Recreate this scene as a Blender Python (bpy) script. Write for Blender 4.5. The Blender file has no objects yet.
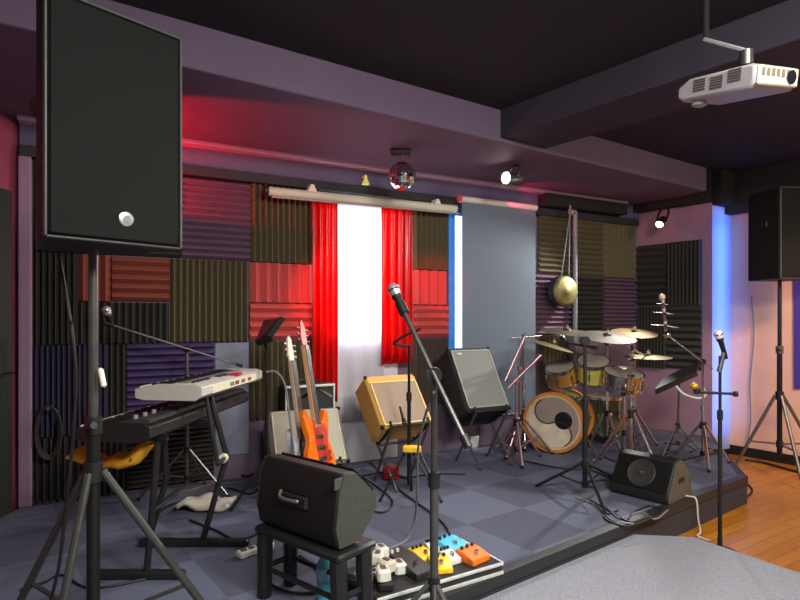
import bpy, math, random
from mathutils import Vector, Matrix
random.seed(7)
C = bpy.context.scene.collection
V = Vector
F, HX, HY, CZ = 560.0, 400.0, 318.0, 1.49
ST = 0.22            # stage top
CP = 0.145           # carpet platform top

def P(px, py, Y):
    return V(((px-HX)/F*Y, Y, CZ+(HY-py)/F*Y))
def G(px, py, z=ST):
    Y = F*(CZ-z)/(py-HY)
    return V(((px-HX)/F*Y, Y, z))

# ------------------------------------------------------------------ materials
def lin(c):
    return tuple((x/12.92 if x <= .04045 else ((x+.055)/1.055)**2.4) for x in [v/255 for v in c])
MATS = {}
def mat(name, rgb, rough=.6, metal=0., var=.12, scale=30., bump=0., bscale=200., coat=0., trans=0., emit=None, estr=0., sheen=0.):
    if name in MATS: return MATS[name]
    m = bpy.data.materials.new(name); m.use_nodes = True
    nt = m.node_tree; b = nt.nodes['Principled BSDF']
    c = lin(rgb)
    tc = nt.nodes.new('ShaderNodeTexCoord')
    n = nt.nodes.new('ShaderNodeTexNoise'); n.inputs['Scale'].default_value = scale; n.inputs['Detail'].default_value = 4
    nt.links.new(tc.outputs['Object'], n.inputs['Vector'])
    r = nt.nodes.new('ShaderNodeValToRGB')
    r.color_ramp.elements[0].position = .3; r.color_ramp.elements[1].position = .7
    r.color_ramp.elements[0].color = tuple(x*(1-var) for x in c)+(1,)
    r.color_ramp.elements[1].color = tuple(min(1, x*(1+var)) for x in c)+(1,)
    nt.links.new(n.outputs['Fac'], r.inputs['Fac']); nt.links.new(r.outputs['Color'], b.inputs['Base Color'])
    b.inputs['Roughness'].default_value = rough; b.inputs['Metallic'].default_value = metal
    b.inputs['Coat Weight'].default_value = coat
    b.inputs['Transmission Weight'].default_value = trans
    if bump:
        n2 = nt.nodes.new('ShaderNodeTexNoise'); n2.inputs['Scale'].default_value = bscale
        nt.links.new(tc.outputs['Object'], n2.inputs['Vector'])
        bp = nt.nodes.new('ShaderNodeBump'); bp.inputs['Strength'].default_value = bump; bp.inputs['Distance'].default_value = .01
        nt.links.new(n2.outputs['Fac'], bp.inputs['Height']); nt.links.new(bp.outputs['Normal'], b.inputs['Normal'])
    if emit:
        b.inputs['Emission Color'].default_value = lin(emit)+(1,); b.inputs['Emission Strength'].default_value = estr
    MATS[name] = m
    return m

def cloth_mat(name, rgb, rough, transl, gloss=0.0):
    m = bpy.data.materials.new(name); m.use_nodes = True
    nt = m.node_tree; b = nt.nodes['Principled BSDF']; out = nt.nodes['Material Output']
    tc = nt.nodes.new('ShaderNodeTexCoord'); n = nt.nodes.new('ShaderNodeTexNoise'); n.inputs['Scale'].default_value = 18
    nt.links.new(tc.outputs['Object'], n.inputs['Vector'])
    r = nt.nodes.new('ShaderNodeValToRGB'); c = lin(rgb)
    r.color_ramp.elements[0].color = tuple(x*.93 for x in c)+(1,); r.color_ramp.elements[1].color = c+(1,)
    nt.links.new(n.outputs['Fac'], r.inputs['Fac']); nt.links.new(r.outputs['Color'], b.inputs['Base Color'])
    b.inputs['Roughness'].default_value = rough; b.inputs['Coat Weight'].default_value = gloss; b.inputs['Coat Roughness'].default_value = .25
    t = nt.nodes.new('ShaderNodeBsdfTranslucent'); nt.links.new(r.outputs['Color'], t.inputs['Color'])
    mx = nt.nodes.new('ShaderNodeMixShader'); mx.inputs[0].default_value = transl
    nt.links.new(b.outputs[0], mx.inputs[1]); nt.links.new(t.outputs[0], mx.inputs[2]); nt.links.new(mx.outputs[0], out.inputs['Surface'])
    MATS[name] = m; return m

def wood_floor_mat():
    m = bpy.data.materials.new('wood_floor'); m.use_nodes = True
    nt = m.node_tree; b = nt.nodes['Principled BSDF']
    tc = nt.nodes.new('ShaderNodeTexCoord'); mp = nt.nodes.new('ShaderNodeMapping')
    mp.inputs['Rotation'].default_value = (0, 0, math.radians(-32)); nt.links.new(tc.outputs['Object'], mp.inputs['Vector'])
    br = nt.nodes.new('ShaderNodeTexBrick'); nt.links.new(mp.outputs[0], br.inputs['Vector'])
    br.inputs['Scale'].default_value = 1; br.inputs['Brick Width'].default_value = .9; br.inputs['Row Height'].default_value = .09
    br.inputs['Mortar Size'].default_value = .002; br.inputs['Color1'].default_value = lin((212, 138, 32))+(1,)
    br.inputs['Color2'].default_value = lin((186, 112, 26))+(1,); br.inputs['Mortar'].default_value = lin((70, 38, 18))+(1,)
    mp2 = nt.nodes.new('ShaderNodeMapping'); mp2.inputs['Scale'].default_value = (3, 40, 1); nt.links.new(mp.outputs[0], mp2.inputs['Vector'])
    n = nt.nodes.new('ShaderNodeTexNoise'); n.inputs['Scale'].default_value = 1.2; n.inputs['Detail'].default_value = 6
    nt.links.new(mp2.outputs[0], n.inputs['Vector'])
    mx = nt.nodes.new('ShaderNodeMix'); mx.data_type = 'RGBA'; mx.blend_type = 'MULTIPLY'; mx.inputs[0].default_value = .45
    nt.links.new(br.outputs['Color'], mx.inputs[6]); nt.links.new(n.outputs['Fac'], mx.inputs[7])
    nt.links.new(mx.outputs[2], b.inputs['Base Color']); b.inputs['Roughness'].default_value = .28
    MATS['wood_floor'] = m; return m

def emis(name, rgb, s):
    m = bpy.data.materials.new(name); m.use_nodes = True
    nt = m.node_tree; b = nt.nodes['Principled BSDF']
    b.inputs['Base Color'].default_value = (.8, .8, .8, 1)
    b.inputs['Emission Color'].default_value = lin(rgb)+(1,); b.inputs['Emission Strength'].default_value = s
    MATS[name] = m; return m

BLK = mat('black_paint', (26, 27, 26), .45, var=.15)
BLKP = mat('black_plastic', (17, 18, 17), .55, bump=.15, bscale=400)
BLKM = mat('black_metal', (40, 41, 40), .35, .6)
STEEL = mat('stand_steel', (120, 120, 116), .35, .85)
CHROME = mat('chrome', (210, 208, 204), .16, 1., var=.05)
GRILLE = mat('speaker_grille', (8, 10, 7), .6, .0, var=.25, scale=500, bump=.3, bscale=900)
GRILLE.node_tree.nodes['Principled BSDF'].inputs['Specular IOR Level'].default_value = .2
RIM = mat('grey_rim', (74, 76, 72), .4)
RUBBER = mat('rubber', (18, 18, 18), .8)
WHITE = mat('white_plastic', (222, 220, 206), .45, var=.05)
CREAM = mat('cream_plastic', (226, 218, 188), .45, var=.06)
CABLE = mat('cable_black', (20, 20, 22), .55)
CABLEG = mat('cable_grey', (120, 122, 122), .5)
CABLEW = mat('cable_white', (214, 214, 208), .5)

# ------------------------------------------------------------------ mesh builder
class MB:
    def __init__(s, M=None):
        s.v = []; s.f = []; s.M = M or Matrix.Identity(4)
    def add(s, vs, fs):
        o = len(s.v); s.v += [s.M @ V(p) for p in vs]; s.f += [tuple(i+o for i in f) for f in fs]; return s
    def box(s, c, d, R=None):
        c = V(c); x, y, z = d[0]/2, d[1]/2, d[2]/2
        ps = [V((a*x, b*y, e*z)) for a in (-1, 1) for b in (-1, 1) for e in (-1, 1)]
        if R is not None: ps = [R @ p for p in ps]
        return s.add([c+p for p in ps], [(0, 1, 3, 2), (4, 6, 7, 5), (0, 4, 5, 1), (2, 3, 7, 6), (0, 2, 6, 4), (1, 5, 7, 3)])
    def rbox(s, c, d, b=.008, R=None):
        """box with chamfered vertical and horizontal edges"""
        c = V(c); X, Y, Z = d[0]/2, d[1]/2, d[2]/2; b = min(b, X*.9, Y*.9, Z*.9)
        def ring(x, y, z, cut):
            return [(-x+cut, -y, z), (x-cut, -y, z), (x, -y+cut, z), (x, y-cut, z), (x-cut, y, z), (-x+cut, y, z), (-x, y-cut, z), (-x, -y+cut, z)]
        rs = [ring(X-b, Y-b, -Z, b*.5), ring(X, Y, -Z+b, b), ring(X, Y, Z-b, b), ring(X-b, Y-b, Z, b*.5)]
        vs = [V(p) for r in rs for p in r]; fs = [tuple(range(7, -1, -1)), tuple(range(24, 32))]
        for k in range(3):
            for i in range(8):
                j = (i+1) % 8; fs.append((k*8+i, k*8+j, k*8+8+j, k*8+8+i))
        if R is not None: vs = [R @ p for p in vs]
        return s.add([c+p for p in vs], fs)
    def cyl(s, a, b, r0, r1=None, n=12):
        a, b = V(a), V(b); r1 = r0 if r1 is None else r1
        d = (b-a).normalized(); u = d.orthogonal().normalized(); w = d.cross(u)
        vs = []
        for p, r in ((a, r0), (b, r1)):
            for i in range(n):
                t = 2*math.pi*i/n; vs.append(p+u*(r*math.cos(t))+w*(r*math.sin(t)))
        fs = [(i, (i+1) % n, n+(i+1) % n, n+i) for i in range(n)]+[tuple(range(n-1, -1, -1)), tuple(range(n, 2*n))]
        return s.add(vs, fs)
    def tube(s, pts, r, n=8, sub=6):
        pts = [V(p) for p in pts]
        if sub > 1 and len(pts) > 2:
            q = [pts[0]*2-pts[1]]+pts+[pts[-1]*2-pts[-2]]; o = []
            for i in range(1, len(q)-2):
                for k in range(sub):
                    t = k/sub; p0, p1, p2, p3 = q[i-1:i+3]
                    o.append(.5*((2*p1)+(p2-p0)*t+(2*p0-5*p1+4*p2-p3)*t*t+(3*p1-p0-3*p2+p3)*t*t*t))
            o.append(pts[-1]); pts = o
        vs = []; u = None; m = len(pts)
        for i, p in enumerate(pts):
            d = (pts[min(i+1, m-1)]-pts[max(i-1, 0)]).normalized()
            u = d.orthogonal().normalized() if u is None else (u-d*u.dot(d)).normalized()
            w = d.cross(u)
            for k in range(n):
                t = 2*math.pi*k/n; vs.append(p+u*(r*math.cos(t))+w*(r*math.sin(t)))
        fs = [(i*n+k, i*n+(k+1) % n, (i+1)*n+(k+1) % n, (i+1)*n+k) for i in range(m-1) for k in range(n)]
        fs += [tuple(range(n-1, -1, -1)), tuple(range((m-1)*n, m*n))]
        return s.add(vs, fs)
    def lathe(s, prof, o=(0, 0, 0), axis=(0, 0, 1), n=24):
        o = V(o); d = V(axis).normalized(); u = d.orthogonal().normalized(); w = d.cross(u); vs = []; fs = []
        for r, h in prof:
            r = max(r, 1e-4)
            for k in range(n):
                t = 2*math.pi*k/n; vs.append(o+d*h+u*(r*math.cos(t))+w*(r*math.sin(t)))
        for i in range(len(prof)-1):
            for k in range(n):
                fs.append((i*n+k, i*n+(k+1) % n, (i+1)*n+(k+1) % n, (i+1)*n+k))
        if prof[0] != prof[-1]:
            fs += [tuple(range(n-1, -1, -1)), tuple(range((len(prof)-1)*n, len(prof)*n))]
        return s.add(vs, fs)
    def sphere(s, c, r, sc=(1, 1, 1), n=16, m=10):
        vs = []; fs = []; c = V(c)
        for i in range(m+1):
            a = math.pi*i/m
            for k in range(n):
                t = 2*math.pi*k/n
                vs.append(c+V((sc[0]*r*max(math.sin(a), 1e-3)*math.cos(t), sc[1]*r*max(math.sin(a), 1e-3)*math.sin(t), sc[2]*r*math.cos(a))))
        for i in range(m):
            for k in range(n): fs.append((i*n+k, (i+1)*n+k, (i+1)*n+(k+1) % n, i*n+(k+1) % n))
        return s.add(vs, fs)
    def prism(s, poly, e):
        """poly: 3D points of one cap, e: extrusion vector"""
        n = len(poly); e = V(e); poly = [V(p) for p in poly]
        vs = poly+[p+e for p in poly]
        return s.add(vs, [tuple(range(n-1, -1, -1)), tuple(range(n, 2*n))]+[(i, (i+1) % n, n+(i+1) % n, n+i) for i in range(n)])
    def sheet(s, fn, nu, nv, th=.003):
        """double-sided cloth from fn(u,v) -> point, solidified by normal offset later"""
        vs = [fn(i/nu, j/nv) for i in range(nu+1) for j in range(nv+1)]
        fs = [(i*(nv+1)+j, (i+1)*(nv+1)+j, (i+1)*(nv+1)+j+1, i*(nv+1)+j+1) for i in range(nu) for j in range(nv)]
        return s.add(vs, fs)
    def build(s, name, m, parent=None, origin=None, smooth=35, bevel=0, solid=0):
        if parent is not None: o0 = V(parent['_o'])
        elif origin is not None: o0 = V(origin)
        else:
            lo = [min(p[i] for p in s.v) for i in range(3)]; hi = [max(p[i] for p in s.v) for i in range(3)]
            o0 = V(((lo[0]+hi[0])/2, (lo[1]+hi[1])/2, lo[2]))
        me = bpy.data.meshes.new(name); me.from_pydata([tuple(p-o0) for p in s.v], [], s.f); me.validate()
        import bmesh
        bm = bmesh.new(); bm.from_mesh(me); bmesh.ops.recalc_face_normals(bm, faces=bm.faces); bm.to_mesh(me); bm.free()
        me.materials.append(m)
        if smooth:
            me.shade_smooth(); me.set_sharp_from_angle(angle=math.radians(smooth))
        ob = bpy.data.objects.new(name, me); C.objects.link(ob)
        if bevel:
            b = ob.modifiers.new('bevel', 'BEVEL'); b.width = bevel; b.segments = 2; b.limit_method = 'ANGLE'; b.angle_limit = math.radians(50)
        if solid:
            b = ob.modifiers.new('solid', 'SOLIDIFY'); b.thickness = solid; b.offset = 0
        if parent is not None:
            ob.parent = parent
            if parent.type == 'MESH': ob.location = (0, 0, 0)
            else: ob.location = (0, 0, 0)
            ob['_o'] = tuple(o0)
        else:
            ob.location = o0; ob['_o'] = tuple(o0)
        return ob

def tag(o, label, cat, group=None, kind=None):
    o['label'] = label; o['category'] = cat
    if group: o['group'] = group
    if kind: o['kind'] = kind
    return o
def thing(name, label, cat, loc, group=None):
    o = bpy.data.objects.new(name, None); C.objects.link(o); o.location = loc; o['_o'] = tuple(loc); o.empty_display_size = .1
    return tag(o, label, cat, group)
def struct(o):
    o['kind'] = 'structure'; return o

def frame(o, x, z):
    """matrix with local x, z axes (y = z cross x)"""
    x = V(x).normalized(); z = V(z).normalized(); y = z.cross(x).normalized(); z = x.cross(y)
    M = Matrix((x, y, z)).transposed().to_4x4(); M.translation = V(o); return M
def rotm(yaw, tilt=0, roll=0):
    return (Matrix.Rotation(math.radians(yaw), 4, 'Z') @ Matrix.Rotation(-math.radians(tilt), 4, 'X') @ Matrix.Rotation(math.radians(roll), 4, 'Y'))
def TM(o, yaw=0, tilt=0, roll=0):
    return Matrix.Translation(V(o)) @ rotm(yaw, tilt, roll)

# ------------------------------------------------------------------ the room
PURP = mat('wall_purple_grey', (116, 98, 118), .8, var=.06, scale=4, bump=.05)
PINK = mat('wall_lilac_pinked', (148, 116, 130), .75, var=.05, scale=4)  # grey-lilac wall, the pink of the light mixed into its colour
PEACH = mat('wall_peach', (222, 178, 152), .7, var=.05, scale=4)
LILAC = mat('pillar_pale_paint', (170, 176, 200), .7, var=.04, scale=4)
CEIL = mat('ceiling_dark', (33, 29, 36), .85, var=.1, scale=3)
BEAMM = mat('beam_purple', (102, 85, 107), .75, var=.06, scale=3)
BLKW = mat('bulkhead_black', (24, 22, 22), .8)
WOODF = wood_floor_mat()

Cc = V((2.795, 6.67)); DL = V((-.8824, -.4706)); N = V((.4706, -.8824))
def BWu(px):
    r = (px-HX)/F; return (Cc.x-r*Cc.y)/(.8824-r*.4706)
def BW(u, z, off=0.):
    p = Cc+DL*u+N*off; return V((p.x, p.y, z))
def BWz(px, py):
    return CZ+(HY-py)/F*(Cc.y-.4706*BWu(px))
def BWp(px, z, off=0.):
    """point on the plane parallel to the back wall, off metres in front of it, seen at column px"""
    r = (px-HX)/F; c = Cc+N*off; u = (c.x-r*c.y)/(.8824-r*.4706); p = c+DL*u; return V((p.x, p.y, z))
def BWpy(px, py, off=0.):
    p = BWp(px, 0, off); p.z = CZ+(HY-py)/F*p.y; return p
P712 = V((3.345, 6.0)); P740 = V((3.636, 6.16)); SD = V((.59, -.807))
PS = P740+SD*5
def wallseg(name, a, b, m, z0=0, z1=3.2, t=.12, out=None):
    d = (b-a).normalized(); n = V((-d.y, d.x))
    if out is not None and n.dot(out) < 0: n = -n
    poly = [V((a.x, a.y, z0)), V((b.x, b.y, z0)), V((b.x+n.x*t, b.y+n.y*t, z0)), V((a.x+n.x*t, a.y+n.y*t, z0))]
    return struct(MB().prism(poly, (0, 0, z1-z0)).build(name, m, smooth=0))
PL = Cc+DL*BWu(19)
wallseg('wall_back', Cc, PL, PURP, out=V((-1, 2)))
wallseg('wall_right', P712, Cc, PINK, out=V((1, 1)))
wallseg('wall_pillar', P740, P712, LILAC, out=V((0, 1)))
wallseg('wall_side', P740, PS, PEACH, out=V((1, 1)))
wallseg('wall_far_side', PS, V((PS.x, -3)), PURP, out=V((1, 0)))
wallseg('wall_left', PL, V((PL.x, -3)), mat('left_wall_pink', (150, 66, 92), .7, var=.06, scale=4), out=V((-1, 0)))
wallseg('wall_front', V((PL.x, -3)), V((PS.x, -3)), PURP, out=V((0, -1)))
room = [(PL.x-.1, -3.1), (PS.x+.1, -3.1), (PS.x+.1, PS.y+.05), (P740.x+.1, P740.y+.12), (P712.x+.1, P712.y+.2), (Cc.x+.1, Cc.y+.2), (PL.x-.1, PL.y+.15)]
struct(MB().prism([V((x, y, 0)) for x, y in room], (0, 0, -.1)).build('floor', WOODF, smooth=0, origin=(0, 0, 0)))
struct(MB().prism([V((x, y, 3.06)) for x, y in room], (0, 0, .12)).build('ceiling', CEIL, smooth=0))

# stage and carpet platforms
E0, E1 = V((.385, 2.69)), V((2.79, 4.5)); ED = (E1-E0).normalized(); EN = V((ED.y, -ED.x))
EL = E0+ED*((PL.x+.03-E0.x)/ED.x)
stage_m = mat('stage_side', (52, 52, 58), .7, bump=.1)
poly = [V((p.x, p.y, 0)) for p in (EL, E1, V((3.33, 5.96)), Cc+V((-.02, -.03)), PL+V((.03, -.03)))]
struct(MB().prism(poly, (0, 0, ST-.004)).build('floor_stage', stage_m, smooth=0))
# carpet tiles on the stage: one covering of alternating blue-grey squares
def carpet_tile_mat(name, a, b):
    m = bpy.data.materials.new(name); m.use_nodes = True; nt = m.node_tree; bs = nt.nodes['Principled BSDF']
    tc = nt.nodes.new('ShaderNodeTexCoord'); mp = nt.nodes.new('ShaderNodeMapping'); mp.vector_type = 'POINT'
    nt.links.new(tc.outputs['Object'], mp.inputs['Vector'])
    o = G(522, 508); ang = math.atan2(ED.y, ED.x)
    # object origin is the world origin here; rotate so x runs along the stage edge
    vr = nt.nodes.new('ShaderNodeVectorRotate'); vr.rotation_type = 'Z_AXIS'; vr.inputs['Angle'].default_value = -ang
    vr.inputs['Center'].default_value = (o.x, o.y, 0)
    nt.links.new(tc.outputs['Object'], vr.inputs['Vector'])
    sb = nt.nodes.new('ShaderNodeVectorMath'); sb.operation = 'SUBTRACT'; sb.inputs[1].default_value = (o.x, o.y, -.13)
    nt.links.new(vr.outputs[0], sb.inputs[0])
    ck = nt.nodes.new('ShaderNodeTexChecker'); ck.inputs['Scale'].default_value = 1/.5
    ck.inputs['Color1'].default_value = lin(a)+(1,); ck.inputs['Color2'].default_value = lin(b)+(1,)
    nt.links.new(sb.outputs[0], ck.inputs['Vector'])
    n = nt.nodes.new('ShaderNodeTexNoise'); n.inputs['Scale'].default_value = 160; n.inputs['Detail'].default_value = 5
    nt.links.new(tc.outputs['Object'], n.inputs['Vector'])
    mx = nt.nodes.new('ShaderNodeMix'); mx.data_type = 'RGBA'; mx.blend_type = 'OVERLAY'; mx.inputs[0].default_value = .35
    nt.links.new(ck.outputs['Color'], mx.inputs[6]); nt.links.new(n.outputs['Fac'], mx.inputs[7]); nt.links.new(mx.outputs[2], bs.inputs['Base Color'])
    bp = nt.nodes.new('ShaderNodeBump'); bp.inputs['Strength'].default_value = .25; bp.inputs['Distance'].default_value = .004
    nt.links.new(n.outputs['Fac'], bp.inputs['Height']); nt.links.new(bp.outputs['Normal'], bs.inputs['Normal'])
    bs.inputs['Roughness'].default_value = .9
    return m
ein = -EN*.05
poly = [V((p.x, p.y, ST-.004)) for p in (EL+ein, E1+ein-ED*.05, V((3.29, 5.9)), Cc+V((-.04, -.06)), PL+V((.05, -.06)))]
struct(MB().prism(poly, (0, 0, .004)).build('floor_stage_carpet', carpet_tile_mat('stage_carpet', (90, 95, 115), (74, 78, 95)), smooth=0, origin=(0, 0, 0)))
# dark nosing along the stage edge
nos = MB(); a0, a1 = EL, E1
pr = [V((a0.x, a0.y, ST-.06)), V((a0.x, a0.y, ST+.006)), V((a0.x-EN.x*.06, a0.y-EN.y*.06, ST+.006)), V((a0.x-EN.x*.06, a0.y-EN.y*.06, ST-.06))]
pr = [p+V((EN.x*.008, EN.y*.008, 0)) for p in pr]
nos.prism(pr, V((a1.x-a0.x, a1.y-a0.y, 0))); struct(nos.build('trim_1', mat('nosing', (40, 41, 42), .5, bump=.1), bevel=.004))
carp = mat('grey_carpet', (142, 144, 152), .95, var=.3, scale=150, bump=.5, bscale=220)
fo = EN*.012
c0 = E0+ED*1.33+fo
poly = [EL+fo, c0, G(693, 537, CP).xy, G(800, 573, CP).xy, V((3.6, .55)), V((3.6, -2.95)), V((PL.x+.02, -2.95))]
struct(MB().prism([V((p.x, p.y, 0)) for p in poly], (0, 0, CP)).build('floor_carpet', carp, smooth=0, origin=(0, 0, 0)))

# soffit box over the stage, its lighter front face, and the main beams
B0, B1 = V((-.963, 3.08)), V((2.95, 5.69)); BD = (B1-B0).normalized()
BL = B0-BD*2.0; BR = B1+BD*.32
SZ = 2.82
poly = [BL, BR, Cc+V((.05, .02)), PL+V((-.05, .02))]
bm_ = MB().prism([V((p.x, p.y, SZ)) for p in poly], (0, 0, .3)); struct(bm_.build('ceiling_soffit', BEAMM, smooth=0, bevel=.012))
# cross beam running from the soffit towards the viewer
X0 = V((.737, 4.255)); XD = V((.635, -.80)).normalized(); XN = V((XD.y, -XD.x))
if XN.dot(V((1, 1))) < 0: XN = -XN
poly = [X0, X0+XD*7, X0+XD*7+XN*.5, X0+XN*.5]
struct(MB().prism([V((p.x, p.y, 2.85)) for p in poly], (0, 0, .27)).build('ceiling_beam', mat('cross_beam_dimmed', (46, 39, 52), .75, var=.06, scale=3), smooth=0, bevel=.01))  # same purple as the soffit, its weaker light put into a darker colour
# second cross beam hidden in the gloom over the left speaker
poly = [V((-2.5, 1.9)), V((-.25, 3.5)), V((-.05, 3.2)), V((-2.5, 1.5))]
# wall bands above the foam
def wband(name, u0, u1, z0, z1, off, m, bev=.006):
    pl = [BW(u0, z0, -.02), BW(u1, z0, -.02), BW(u1, z0, off), BW(u0, z0, off)]
    return struct(MB().prism(pl, (0, 0, z1-z0)).build(name, m, smooth=0, bevel=bev))
UE = BWu(20)
wband('trim_2', 0, UE, 2.65, 2.825, .05, mat('wall_band', (92, 84, 112), .7, var=.05))
wband('trim_3', .02, UE, 2.575, 2.65, .08, mat('band_dark', (40, 38, 42), .7))
wband('trim_4', .3, UE, 2.79, 2.825, .16, mat('cove_lip', (176, 150, 170), .5, var=.04))
wband('trim_5', .35, 1.55, 2.66, 2.78, .19, BLKW)
# black bulkhead over the right wall and the side wall
def seg(a, b, z0, z1, off, m, name):
    d = (b-a).normalized(); n = V((-d.y, d.x)); n = n if n.dot(-((a+b)/2)) > 0 else -n
    pl = [V((q.x, q.y, z0)) for q in (a-n*.02, b-n*.02, b+n*off, a+n*off)]
    return struct(MB().prism(pl, (0, 0, z1-z0)).build(name, m, smooth=0))
seg(P712, Cc, 2.73, 3.1, .1, BLKW, 'trim_6')
seg(P740+V((.02, 0)), P712, 2.70, 3.1, .1, BLKW, 'trim_7')
seg(P740, PS, 2.62, 3.1, .12, BLKW, 'trim_8')
seg(P740, PS, 0, .10, .02, BLK, 'baseboard_side')
seg(P740, P712, 0, .06, .015, BLK, 'baseboard_pillar')
# pale end post and dark door at the far left
a = Cc+DL*BWu(33); b = Cc+DL*BWu(19.5)
pl = [V((q.x, q.y, ST)) for q in (a+N*.09, b+N*.09, b-N*.02, a-N*.02)]
struct(MB().prism(pl, (0, 0, 2.575-ST)).build('trim_9', mat('end_post_lilac', (150, 118, 142), .6, var=.05), smooth=0, bevel=.01))
door = MB().box((PL.x+.02, 3.2, 1.27), (.05, .94, 2.1)); door = door.build('door_1', mat('door_dark', (34, 38, 30), .5), bevel=.004); struct(door)
dh = MB().cyl((PL.x+.04, 3.58, 1.14), (PL.x+.10, 3.58, 1.14), .012).cyl((PL.x+.10, 3.60, 1.14), (PL.x+.10, 3.47, 1.14), .011); dh.build('door_handle', CHROME, door)
# plain pale panel between the foam tiles
# ------------------------------------------------------------------ foam tiles
FO = mat('foam_olive', (96, 88, 62), .95, var=.15, scale=60, bump=.3, bscale=500)
FD = mat('foam_charcoal', (52, 52, 46), .95, var=.15, scale=60, bump=.3, bscale=500)
FPU = mat('foam_purple', (106, 80, 100), .95, var=.15, scale=60, bump=.3, bscale=500)
FPB = mat('foam_violet', (74, 58, 104), .95, var=.15, scale=60, bump=.3, bscale=500)
FR = mat('foam_red', (196, 80, 76), .95, var=.12, scale=60, bump=.3, bscale=500)
FB = mat('foam_red_dimmed', (140, 70, 54), .95, var=.12, scale=60, bump=.3, bscale=500)  # the same red foam, dim light put into a darker colour
def foam_geo(o, ax, up, nrm, w, h, ridges, vertical):
    """wedge foam tile: o lower corner on the wall, ax/up/nrm unit axes"""
    mb = MB(); b, t = .012, .055
    a, c, L, H = (ax, up, w, h) if vertical else (up, ax, h, w)
    prof = [(0, .002)]
    for i in range(ridges):
        x0 = L*i/ridges; x1 = L*(i+1)/ridges
        prof += [(x0+.001, b), ((x0+x1)/2-.002, t), ((x0+x1)/2+.002, t)]
    prof += [(L-.001, b), (L, .002)]
    n = len(prof); vs = []
    for e in (0, H):
        for x, y in prof: vs.append(o+a*x+c*e+nrm*y)
    fs = [(i, i+1, n+i+1, n+i) for i in range(n-1)]+[(n-1, 0, n, 2*n-1), tuple(range(n-1, -1, -1)), tuple(range(n, 2*n))]
    mb.add(vs, fs); return mb
ZR = [2.574, 1.943, 1.304, .67, ST+.01]
AX = V((.8824, .4706, 0)); UP = V((0, 0, 1)); N3 = V((N.x, N.y, 0))
def foam(px0, px1, z1, z0, m, vert, label, ridges=12):
    u0, u1 = BWu(px0), BWu(px1); w = u0-u1-.006
    mb = foam_geo(BW(u0, z0+.004, .001), AX, UP, N3, w, z1-z0-.008, ridges, vert)
    o = mb.build('foam_tile', m, smooth=0); tag(o, label, 'acoustic foam', 'acoustic foam tiles on the walls'); return o
Z1, Z2, Z3, Z4, Z5 = ZR
foam(34, 108, Z1, Z2, FD, True, 'dark upright ridged foam tile behind the big loudspeaker, next to the pale post', 14)
foam(108, 181, Z1, Z2, FD, False, 'dark foam tile hidden behind the big loudspeaker, beside the purple ribbed tile', 14)
foam(181, 250, Z1, Z2, FPU, False, 'purple foam tile with level ribs under the purple wall band')
foam(250, 313, Z1, Z2, FO, True, 'olive foam tile with upright ridges under the retracted white screen tube', 11)
foam(34, 78, Z2, Z3, FD, True, 'narrow dark foam tile beside the pale post, above the dark blue tile', 7)
zb = BWz(120, 302)
foam(78, 112, Z2, zb, FB, True, 'small dim-lit red foam piece behind the loudspeaker pole', 3)
foam(112, 170, Z2, zb, FB, False, 'wider dim-lit red foam piece between loudspeaker pole and olive tile', 5)
foam(78, 170, zb, Z3, FD, True, 'dark low foam tile below the two dim-lit red foam pieces', 13)
foam(170, 249, Z2, Z3, FO, True, 'olive foam tile with upright ridges below the purple ribbed tile', 13)
zm = (Z2+Z3)/2-.01
foam(249, 313, Z2, zm, FR, True, 'red foam half tile with upright ribs beside the left red curtain', 6)
foam(249, 313, zm, Z3, FR, False, 'red foam half tile with level ribs, above the guitar headstocks', 4)
foam(34, 108, Z3, Z4, mat('foam_navy', (58, 54, 78), .95, var=.15, scale=60), True, 'dark blue foam tile with upright ridges behind the loudspeaker pole', 14)
foam(108, 127, Z3, Z4, FD, True, 'narrow dark foam strip between the dark blue and violet tiles', 3)
foam(127, 214, Z3, Z4, FPB, False, 'violet foam tile with level ribs behind the white keyboard')
foam(249, 313, Z3, Z4, FO, True, 'olive foam tile with upright ridges behind the guitar necks', 11)
foam(34, 127, Z4, Z5, FD, True, 'dark low foam tile behind the black keyboard', 14)
foam(127, 214, Z4, Z5, FD, False, 'dark low foam tile behind the keyboard stand')
foam(411, 447, Z1, Z2, FO, True, 'olive foam tile with upright ridges between red curtain and bright window slit', 7)
foam(411, 447, Z2, zm, FR, True, 'red foam half tile with upright ribs beside the bright window slit', 4)
foam(411, 447, zm, Z3, FR, False, 'red foam half tile with level ribs beside the bright window slit', 4)
FBR = mat('foam_brown', (78, 66, 56), .95, var=.1, scale=60)
foam(411, 447, Z3, Z4, FBR, True, 'brown foam tile behind the tweed amplifier microphone boom', 7)
RZ = [2.66, 1.955, 1.30]
foam(537, 568, RZ[0], RZ[1], FO, False, 'olive foam tile between grey blind and gong cord', 12)
foam(568, 601, RZ[0], RZ[1], FO, False, 'olive foam tile behind the grey pipe above the gong', 12)
foam(601, 634, RZ[0], RZ[1], FO, True, 'olive foam tile with upright ridges in the room corner', 8)
foam(529, 568, RZ[1], RZ[2], FPU, False, 'purple foam tile with level ribs behind the gong')
foam(568, 601, RZ[1], RZ[2], FD, False, 'dark foam tile beside the gong, behind the grey pipe', 12)
foam(601, 634, RZ[1], RZ[2], FPU, False, 'purple foam tile with level ribs in the room corner, above the cymbals', 14)
foam(540, 568, RZ[2], .75, FO, True, 'olive foam tile low behind the tilted cymbals', 7)
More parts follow.
